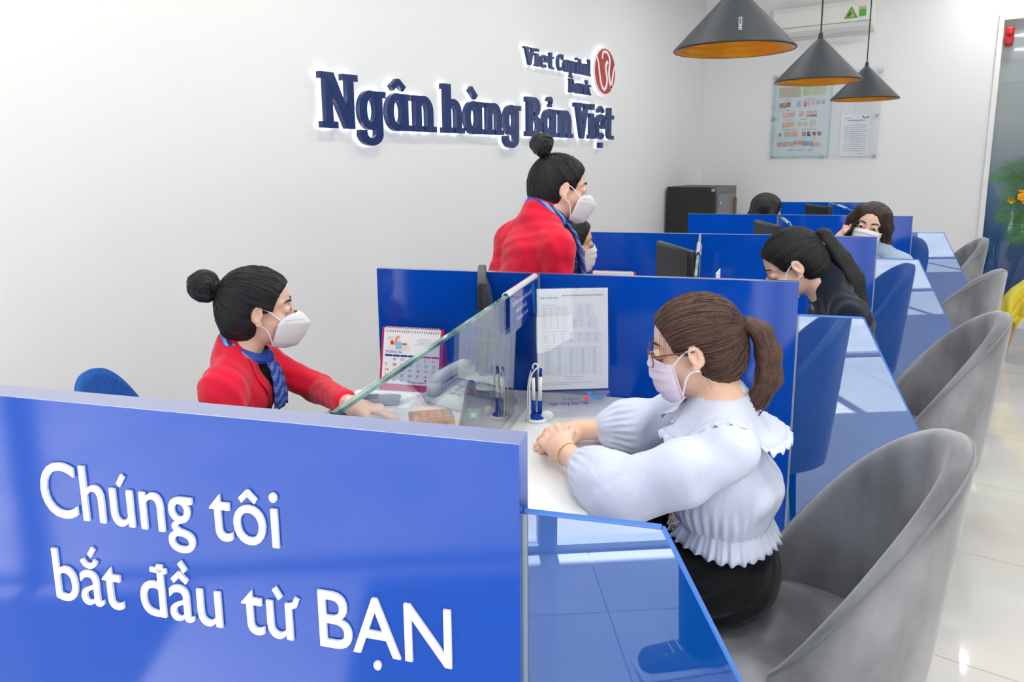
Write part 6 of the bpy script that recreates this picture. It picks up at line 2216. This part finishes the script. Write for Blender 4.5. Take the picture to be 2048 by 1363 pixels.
def customer_navy():
    r = bay(-0.235, -0.915, 0, 2)
    P = person('woman with a black ponytail in a navy jacket, head bowed, behind the second partition', r, PHI + math.pi + 0.02)
    H, R = np.array((0.210, 0, 1.118)), rotm(-0.02, 0.58, 0)
    T = lambda *p: H + R @ np.array(p)
    neck, chest = np.array((0.105, 0, 1.035)), np.array((0.050, 0, 0.89))
    L = ((0.05, 0.165, 0.965), (0.10, 0.215, 0.80), (0.34, 0.09, 0.80))
    Rr = ((0.05, -0.165, 0.965), (0.12, -0.21, 0.80), (0.34, -0.09, 0.80))
    bare_body(P, H, R, neck, chest, np.array((0, 0, 0.62)), L[0], Rr[0], (L, Rr), (dict(w=L[2], d=(0.9, -0.4, -0.1), n=(0, 0, 1), side=-1, curl=(0.3,) * 4, size=0.92), dict(w=Rr[2], d=(0.9, 0.4, -0.1), n=(0, 0, 1), side=1, curl=(0.3,) * 4, size=0.92)), 0.0032)
    face_parts(P, H, R)
    mask_surgical(P, H, R, M_mask)
    tie = T(-0.105, 0, 0.012)
    hair_cap(P, H, R, M_hair_black, tie, front=0.006)
    pt = [np.array(T(-0.100, 0, 0.014)), np.array(T(-0.128, 0.0, 0.030)), np.array((0.062, 0.010, 1.135)), np.array((0.022, 0.012, 1.07)), np.array((-0.002, 0.012, 0.99)), np.array((-0.010, 0.012, 0.93))]
    F = Field(np.min(pt, 0) - 0.06, np.max(pt, 0) + 0.06, 0.0035)
    F.chain(pt, [0.016, 0.022, 0.030, 0.034, 0.028, 0.010], 0.012)
    fl = flow_along(pt)
    F.build('ponytail', M_hair_black, P, fl, lambda V: 0.0014 * np.sin(fl(V)[:, 0] * 0.4))
    ax = np.array(T(-0.13, 0, 0.02)) - np.array(tie); ax /= np.linalg.norm(ax)
    e1 = np.cross(ax, [0, 1, 0]); e1 /= np.linalg.norm(e1); e2 = np.cross(ax, e1)
    MB().tube([np.array(tie) + ax * 0.006 + 0.021 * (e1 * math.cos(t) + e2 * math.sin(t)) for t in np.linspace(0, 2 * math.pi, 20)], 0.0036, 6).build('hair_tie', mat('yellow_elastic', S(228, 186, 40), 0.5), P, True)
    wispy(P, H, R, M_hair_black, 21)
    strands(P, M_hair_black, [[T(0.02, 0.082, 0.02), T(0.0, 0.086, -0.03), T(-0.03, 0.080, -0.075)], [T(0.075, 0.045, 0.06), T(0.10, 0.05, 0.02), T(0.09, 0.055, -0.03)]], 'loose_strand', 0.0007)
    torso_jacket(P, M_navycloth, (0.095, 0, 1.050), chest, (0.0, 0, 0.70), (0, 0, 0.58), L[0], Rr[0], ((L[0], L[1], (0.31, 0.10, 0.80)), (Rr[0], Rr[1], (0.31, -0.10, 0.80))), rc=0.105, rw=0.098, seed=6, h=0.006, fold=0.0028)
    seated_legs(P, M_blackcloth, 0.55)


customer_navy()


def customer_phone():
    hd = np.array((2.299, 4.135, 1.128))
    yw = math.radians(228)
    P = person('woman with long brown hair and a mask holding a phone to her cheek', (hd[0] - 0.05 * math.cos(yw), hd[1] - 0.05 * math.sin(yw), 0), yw)
    H, R = np.array((0.05, 0, 1.125)), rotm(math.radians(43), 0.10, -0.22)
    T = lambda *p: H + R @ np.array(p)
    neck, chest = np.array((0.02, 0, 1.005)), np.array((0.0, 0, 0.87))
    L = ((0.0, 0.165, 0.94), (0.06, 0.23, 0.76), (0.30, 0.12, 0.80))
    ph_ = T(0.055, -0.085, -0.03)
    Rr = ((0.0, -0.165, 0.94), (0.13, -0.235, 0.80), tuple(ph_ + np.array((0.022, -0.055, -0.070))))
    d_ = np.array((-0.02, 0.045, 0.085))
    bare_body(P, H, R, neck, chest, np.array((0, 0, 0.62)), L[0], Rr[0], (L, Rr),
              (dict(w=L[2], d=(1, -0.2, -0.1), n=(0, 0, 1), side=-1, curl=(0.3,) * 4, size=0.92), dict(w=Rr[2], d=d_, n=(0.80, -0.45, 0.2), side=1, curl=(0.18, 0.26, 0.34, 0.42), size=0.92, thumb=0.2)), 0.004)
    face_parts(P, H, R)
    mask_surgical(P, H, R, M_mask, 0.006)
    # long hair parted in the middle, falling behind both shoulders
    F = Field(H - np.array((0.2, 0.17, 0.34)), H + np.array((0.15, 0.17, 0.15)), 0.004)
    F.ell(T(-0.012, 0, 0.030), (0.100, 0.085, 0.088), R, 0.02)
    for s in (1, -1):
        F.chain([T(0.035, 0.062 * s, 0.075), T(0.028, 0.084 * s, 0.01), T(0.005, 0.088 * s, -0.07), T(-0.03, 0.085 * s, -0.14), T(-0.06, 0.085 * s, -0.22)], [0.024, 0.026, 0.030, 0.034, 0.018], 0.02)
    F.chain([T(-0.06, 0, 0.03), T(-0.075, 0, -0.08), T(-0.075, 0, -0.2)], [0.066, 0.055, 0.045], 0.03, ((0, 1, 0), 1.6))
    F.ell(T(0.120, 0, -0.006), (0.090, 0.066, 0.092), R, 0.008, True)
    F.ell(T(0.085, 0, -0.07), (0.085, 0.074, 0.080), R, 0.010, True)
    F.cap(T(0.09, 0, 0.10), T(-0.03, 0, 0.128), 0.004, 0.004, 0.006, None, True)
    fl = lambda V: np.stack([((V - H) @ R)[:, 1] * 300, ((V - H) @ R)[:, 0] * 200, ((V - H) @ R)[:, 2] * 8], 1)
    F.build('hair', M_hair_dark, P, fl, lambda V: 0.0016 * np.sin(((V - H) @ R)[:, 1] * 260 + ((V - H) @ R)[:, 0] * 150))
    torso_jacket(P, M_greyblue, (0.012, 0, 1.02), chest, (0, 0, 0.70), (0, 0, 0.58), L[0], Rr[0], ((L[0], L[1], (0.27, 0.13, 0.80)), (Rr[0], Rr[1], tuple(np.array(Rr[2]) * 0.8 + np.array(Rr[1]) * 0.2))), seed=8, h=0.006, name='shirt')
    for s in (1, -1):
        o = MB().grid(lambda u, v: (0.030 + 0.06 * v + 0.02 * u, s * (0.055 - 0.03 * v + 0.055 * u), 1.020 - 0.055 * v - 0.05 * u), 6, 8).build('collar', M_greyblue, P, True)
        o.modifiers.new('thickness', 'SOLIDIFY').thickness = 0.003
    seated_legs(P, M_blackcloth, 0.55)
    fp = empty('phone', (0, 0, 0), 0, 'black mobile phone held to the cheek of the woman with long brown hair', 'phone')
    MB().rbox(-0.036, 0.036, -0.0045, 0.0045, -0.072, 0.072, 0.004, 2).build('case', M_black, fp)
    MB().box(-0.033, 0.033, 0.0044, 0.0052, -0.066, 0.066).build('screen', mat('dark_screen'), fp)
    Wm = Matrix.Translation(P.location) @ Matrix.Rotation(yw, 4, 'Z')
    up = Vector(tuple(d_)).normalized()
    nn = Vector((0.80, -0.45, 0.2)); nn = (nn - up * nn.dot(up)).normalized()
    M_ = Matrix((nn.cross(up) * -1, -nn, up)).transposed().to_4x4()
    M_.translation = Vector(tuple(ph_)) - nn * 0.004 - up * 0.01
    fp.matrix_world = Wm @ M_


customer_phone()


def clerk_far():
    hd = np.array((1.483, 5.113, 1.112))
    yw = math.radians(20)
    P = person('far woman with loose black hair, mostly hidden behind the third partition', (hd[0], hd[1], 0), yw)
    H, R = np.array((0.03, 0, 1.112)), rotm(0.1, 0.25, 0)
    T = lambda *p: H + R @ np.array(p)
    neck, chest = np.array((0.0, 0, 1.0)), np.array((-0.02, 0, 0.87))
    L = ((0.0, 0.155, 0.935), (0.08, 0.2, 0.78), (0.30, 0.1, 0.80))
    Rr = ((0.0, -0.155, 0.935), (0.08, -0.2, 0.78), (0.30, -0.1, 0.80))
    bare_body(P, H, R, neck, chest, np.array((0, 0, 0.62)), L[0], Rr[0], (L, Rr), (), 0.005)
    face_parts(P, H, R)
    mask_surgical(P, H, R, M_mask)
    F = Field(H - 0.22, H + 0.16, 0.0045)
    F.ell(T(-0.012, 0, 0.030), (0.102, 0.087, 0.090), R, 0.02)
    F.chain([T(-0.03, 0, 0.02), T(-0.05, 0, -0.08), T(-0.06, 0, -0.16)], [0.075, 0.066, 0.04], 0.03, ((0, 1, 0), 1.25))
    for s in (1, -1): F.chain([T(0.03, 0.066 * s, 0.06), T(0.02, 0.084 * s, -0.02), T(0.0, 0.082 * s, -0.12)], [0.024, 0.026, 0.02], 0.02)
    F.ell(T(0.122, 0, -0.014), (0.075, 0.070, 0.088), R, 0.012, True)
    fl = lambda V: np.stack([((V - H) @ R)[:, 1] * 300, ((V - H) @ R)[:, 0] * 200, ((V - H) @ R)[:, 2] * 8], 1)
    F.build('hair', M_hair_black, P, fl, lambda V: 0.0022 * np.sin(((V - H) @ R)[:, 1] * 230 + ((V - H) @ R)[:, 0] * 120))
    torso_jacket(P, M_redcloth, (-0.01, 0, 1.01), chest, (0, 0, 0.70), (0, 0, 0.58), L[0], Rr[0], ((L[0], L[1], L[2]), (Rr[0], Rr[1], Rr[2])), seed=3, h=0.008)
    seated_legs(P, M_blackcloth, 0.55)


clerk_far()

# ================================================================== congratulation flower stand at the right
fs_ = empty('flower_stand', (3.30, 6.38, 0), 0, 'tall flower stand with palm leaves, yellow orchids and a yellow ribbon, by the glazed wall', 'flower stand')
M_wood = mat('pine_pole', S(206, 172, 132), 0.6, noise=(6, S(190, 150, 110), 3, (1, 1, 0.2)))
M_palm = mat('palm_green', S(62, 122, 48), 0.5, noise=(9, S(40, 92, 36), 3, (1, 1, 1)))
M_palm2 = mat('leaf_dark_green', S(36, 88, 44), 0.4, noise=(9, S(58, 118, 52), 3, (1, 1, 1)))
M_orchid = mat('orchid_yellow', S(246, 178, 22), 0.5, noise=(40, S(238, 150, 12), 2, (1, 1, 1)))
M_cream = mat('cream_flower', S(240, 226, 170), 0.5)
M_ribbon = mat('yellow_ribbon', S(236, 214, 52), 0.55, noise=(5, S(244, 228, 90), 2, (1, 1, 1)))
for k, (x, y) in enumerate(((-0.37, -0.08), (0.36, -0.12), (0.02, 0.38))):
    MB().cyl((x, y, 0.0), (x * 0.10, y * 0.10, 1.55), 0.021, 0.018, 12).build('leg', M_wood, fs_)
MB().ellipsoid((0, 0, 1.22), (0.20, 0.16, 0.30), 24, 16).build('foam_core', M_palm2, fs_, True)
rnd = random.Random(11)


def frond(base, tip, droop, n=22, wid=0.16, m=M_palm):
    b, t = Vector(base), Vector(tip)
    mb = MB()
    def pt(q): return b.lerp(t, q) + Vector((0, 0, droop * 4 * q * (1 - q) - droop * 1.2 * q * q))
    mb.tube([pt(k / 12) for k in range(13)], [0.005 * (1 - 0.8 * k / 12) for k in range(13)], 5)
    d0 = (t - b).normalized()
    sd = d0.cross(Vector((0.25, -1, 0.15))).normalized()
    for k in range(n):
        q = 0.16 + 0.82 * k / n
        p = pt(q)
        fw = (pt(min(q + 0.04, 1)) - pt(q - 0.04)).normalized()
        ln = wid * math.sin(math.pi * (0.18 + 0.80 * q)) * (0.9 + 0.2 * rnd.random())
        for s in (1, -1):
            e = p + (sd * s * 0.72 + fw * 0.75).normalized() * ln + Vector((0, 0, -0.10 * ln))
            mdl = p.lerp(e, 0.5) + Vector((0, 0, 0.10 * ln))
            w = fw * 0.0072
            up = Vector((0, -0.0016, 0.0016))
            vs = [p - w * 0.4, p + w * 0.4, mdl + w, e, mdl - w]
            mb.add(list(vs) + [v + up for v in vs], [(0, 1, 2, 4), (4, 2, 3), (9, 7, 6, 5), (8, 7, 9), (1, 0, 5, 6), (2, 1, 6, 7), (3, 2, 7, 8), (4, 3, 8, 9), (0, 4, 9, 5)])
    return mb.build('palm_leaf', m, fs_)


for base, tip, dr in (((-0.05, -0.1, 1.30), (-0.56, -0.16, 1.36), 0.05), ((-0.1, -0.1, 1.18), (-0.50, -0.18, 1.05), 0.04), ((-0.05, -0.12, 1.42), (-0.34, -0.1, 1.78), 0.02),
                      ((-0.02, -0.1, 1.35), (-0.30, -0.30, 1.55), 0.06), ((-0.1, -0.12, 1.08), (-0.42, -0.22, 0.90), 0.02), ((-0.06, -0.12, 1.05), (-0.22, -0.26, 0.78), 0.0),
                      ((0.05, -0.1, 1.3), (0.5, -0.1, 1.5), 0.06), ((0.05, -0.1, 1.1), (0.5, -0.15, 1.0), 0.05), ((0, 0.1, 1.3), (0.1, 0.45, 1.6), 0.05), ((0, -0.1, 1.4), (0.2, -0.3, 1.85), 0.02),
                      ((0.05, -0.12, 1.0), (0.30, -0.3, 0.8), 0.0), ((-0.04, -0.1, 1.24), (-0.48, -0.30, 1.24), 0.06)):
    frond(base, tip, dr)


def strap(base, tip, droop, w):
    b, t = Vector(base), Vector(tip)
    def fn(u, v):
        p = b.lerp(t, v) + Vector((0, 0, droop * 4 * v * (1 - v)))
        ww = w * math.sin(math.pi * (0.08 + 0.92 * v)) ** 0.7
        return (p.x, p.y - 0.25 * ww * abs(2 * u - 1), p.z + ww * (2 * u - 1))
    o = MB().grid(fn, 4, 12).build('broad_leaf', M_palm2, fs_, True)
    o.modifiers.new('thickness', 'SOLIDIFY').thickness = 0.0015


for base, tip, dr, w in (((-0.05, -0.22, 1.30), (-0.36, -0.24, 1.20), 0.07, 0.024), ((-0.05, -0.2, 1.20), (-0.34, -0.26, 1.02), 0.05, 0.028), ((-0.02, -0.2, 1.12), (-0.24, -0.28, 0.88), 0.02, 0.028),
                         ((0.0, -0.2, 1.45), (-0.28, -0.24, 1.52), 0.08, 0.024), ((-0.02, -0.2, 1.05), (-0.36, -0.24, 0.95), 0.03, 0.024), ((0.05, -0.2, 1.2), (0.3, -0.24, 1.1), 0.05, 0.03)):
    strap(base, tip, dr, w)


def blossom_mesh(m):
    mb = MB()
    for k in range(5):
        t = 2 * math.pi * k / 5
        mb.ellipsoid((0.016 * math.cos(t), 0.003, 0.016 * math.sin(t)), (0.0115, 0.0035, 0.0115), 8, 6)
    mb.ellipsoid((0, -0.006, 0), (0.006, 0.008, 0.007), 8, 6)
    return mb


bl0 = None
spots = []
for (cx_, cy_, cz_, sx_, sz_, n) in ((-0.29, -0.26, 1.335, 0.065, 0.035, 14), (-0.33, -0.27, 1.195, 0.085, 0.028, 18), (-0.19, -0.27, 1.52, 0.05, 0.04, 10), (-0.13, -0.28, 1.10, 0.06, 0.05, 10), (-0.1, -0.28, 1.32, 0.08, 0.08, 10)):
    for k in range(n):
        spots.append((cx_ + rnd.uniform(-1, 1) * sx_, cy_ + rnd.uniform(-0.03, 0.02), cz_ + rnd.uniform(-1, 1) * sz_))
for k, p in enumerate(spots):
    if bl0 is None:
        bl0 = blossom_mesh(M_orchid).build('blossom', M_orchid, fs_, True)
        o = bl0
    else:
        o = bpy.data.objects.new('blossom', bl0.data)
        link(o, fs_)
    o.location = p
    o.rotation_euler = (rnd.uniform(-0.6, 0.6), rnd.uniform(0, 6), rnd.uniform(-0.7, 0.7))
for k in range(8):
    o = blossom_mesh(M_cream).build('cream_blossom', M_cream, fs_, True)
    o.location = (-0.20 + rnd.uniform(-0.05, 0.05), -0.29, 1.17 + rnd.uniform(-0.03, 0.03))
    o.rotation_euler = (0, k, 0)


def cloth(pts, w0, w1, m=M_ribbon, name='ribbon', wav=0.02):
    P_ = [Vector(p) for p in pts]
    def fn(u, v):
        x = v * (len(P_) - 1); i = min(int(x), len(P_) - 2); t = x - i
        p = P_[i].lerp(P_[i + 1], t)
        d = (P_[i + 1] - P_[i]).normalized()
        s = d.cross(Vector((0, -1, 0))).normalized()
        w = w0 + (w1 - w0) * v
        q = 2 * u - 1
        return p + s * w * q + Vector((0, wav * math.sin(q * 5 + v * 4), 0))
    o = MB().grid(fn, 12, 18).build(name, m, fs_, True)
    o.modifiers.new('thickness', 'SOLIDIFY').thickness = 0.0015


cloth([(0.02, -0.16, 0.78), (-0.18, -0.20, 0.60), (-0.36, -0.20, 0.30)], 0.035, 0.062)
cloth([(-0.02, -0.17, 0.74), (-0.20, -0.19, 0.62), (-0.33, -0.21, 0.48), (-0.34, -0.2, 0.36)], 0.05, 0.075)
cloth([(0.0, -0.18, 0.86), (-0.14, -0.22, 0.74), (-0.18, -0.21, 0.62)], 0.06, 0.05)
cloth([(0.0, -0.18, 0.8), (0.2, -0.22, 0.6), (0.34, -0.21, 0.3)], 0.06, 0.07)
MB().ellipsoid((-0.06, -0.19, 0.80), (0.08, 0.05, 0.06), 18, 12).build('bow_knot', M_ribbon, fs_, True)
cloth([(0.0, -0.15, 0.3), (-0.12, -0.18, 0.16), (-0.16, -0.2, 0.10)], 0.03, 0.05)

# ================================================================== the photographer, whose legs show mirrored in the nearest blue side glass
def photographer():
    P = person('person in dark trousers and trainers at the shopfront, seen only mirrored in blue glass', (3.10, -0.22, 0), math.radians(125))
    H, R = np.array((0.03, 0.0, 1.56)), rotm(0, 0.1, 0)
    neck, chest = np.array((0.0, 0, 1.43)), np.array((-0.02, 0, 1.28))
    L = ((0, 0.18, 1.38), (0.05, 0.24, 1.14), (0.16, 0.10, 1.30))
    Rr = ((0, -0.18, 1.38), (0.05, -0.24, 1.14), (0.16, -0.10, 1.30))
    bare_body(P, H, R, neck, chest, np.array((0, 0, 0.95)), L[0], Rr[0], (L, Rr),
              (dict(w=L[2], d=(0.3, -0.3, 0.9), n=(0.6, 0.6, 0), side=-1, curl=(0.4,) * 4), dict(w=Rr[2], d=(0.3, 0.3, 0.9), n=(0.6, -0.6, 0), side=1, curl=(0.4,) * 4)), 0.006)
    face_parts(P, H, R)
    hair_cap(P, H, R, M_hair_black, H + R @ np.array((-0.09, 0, 0.05)), h=0.005, locks=0)
    torso_jacket(P, M_navycloth, (0.0, 0, 1.43), chest, (0.0, 0, 1.08), (0.0, 0, 0.96), L[0], Rr[0], (L, Rr), h=0.008, name='shirt')
    F = Field((-0.25, -0.3, 0.03), (0.3, 0.3, 1.1), 0.009)
    F.cap((0, 0, 1.0), (0, 0, 0.90), 0.10, 0.11, 0.03, ((0, 1, 0), 1.4))
    for s in (1, -1): F.chain([(0, 0.085 * s, 0.88), (0.01, 0.10 * s, 0.48), (0.0, 0.10 * s, 0.09)], [0.095, 0.072, 0.062], 0.03)
    F.build('trousers', M_blackcloth, P)
    for s, yw in ((1, 0.85), (-1, -0.2)):
        F = Field((-0.14, -0.07, 0.0), (0.24, 0.07, 0.16), 0.005)
        F.cap((-0.05, 0, 0.05), (0.15, 0, 0.042), 0.046, 0.038, 0.02).cap((-0.04, 0, 0.06), (-0.01, 0, 0.11), 0.045, 0.045, 0.03)
        sh = F.build('shoe', mat('grey_trainer'), P)
        sh.matrix_local = Matrix.Translation((0.0, 0.10 * s, 0)) @ Matrix.Rotation(yw, 4, 'Z')
        MB().rbox(-0.10, 0.19, -0.045, 0.045, 0.0, 0.024, 0.012, 2).build('sole', M_white, sh, True)
        for q in range(5):
            MB().tube([(0.02 + 0.024 * q, -0.026, 0.088 - q * 0.004), (0.026 + 0.024 * q, 0, 0.099 - q * 0.005), (0.02 + 0.024 * q, 0.026, 0.088 - q * 0.004)], 0.0028, 5).build('lace', M_white, sh, True)
    return P


photographer()
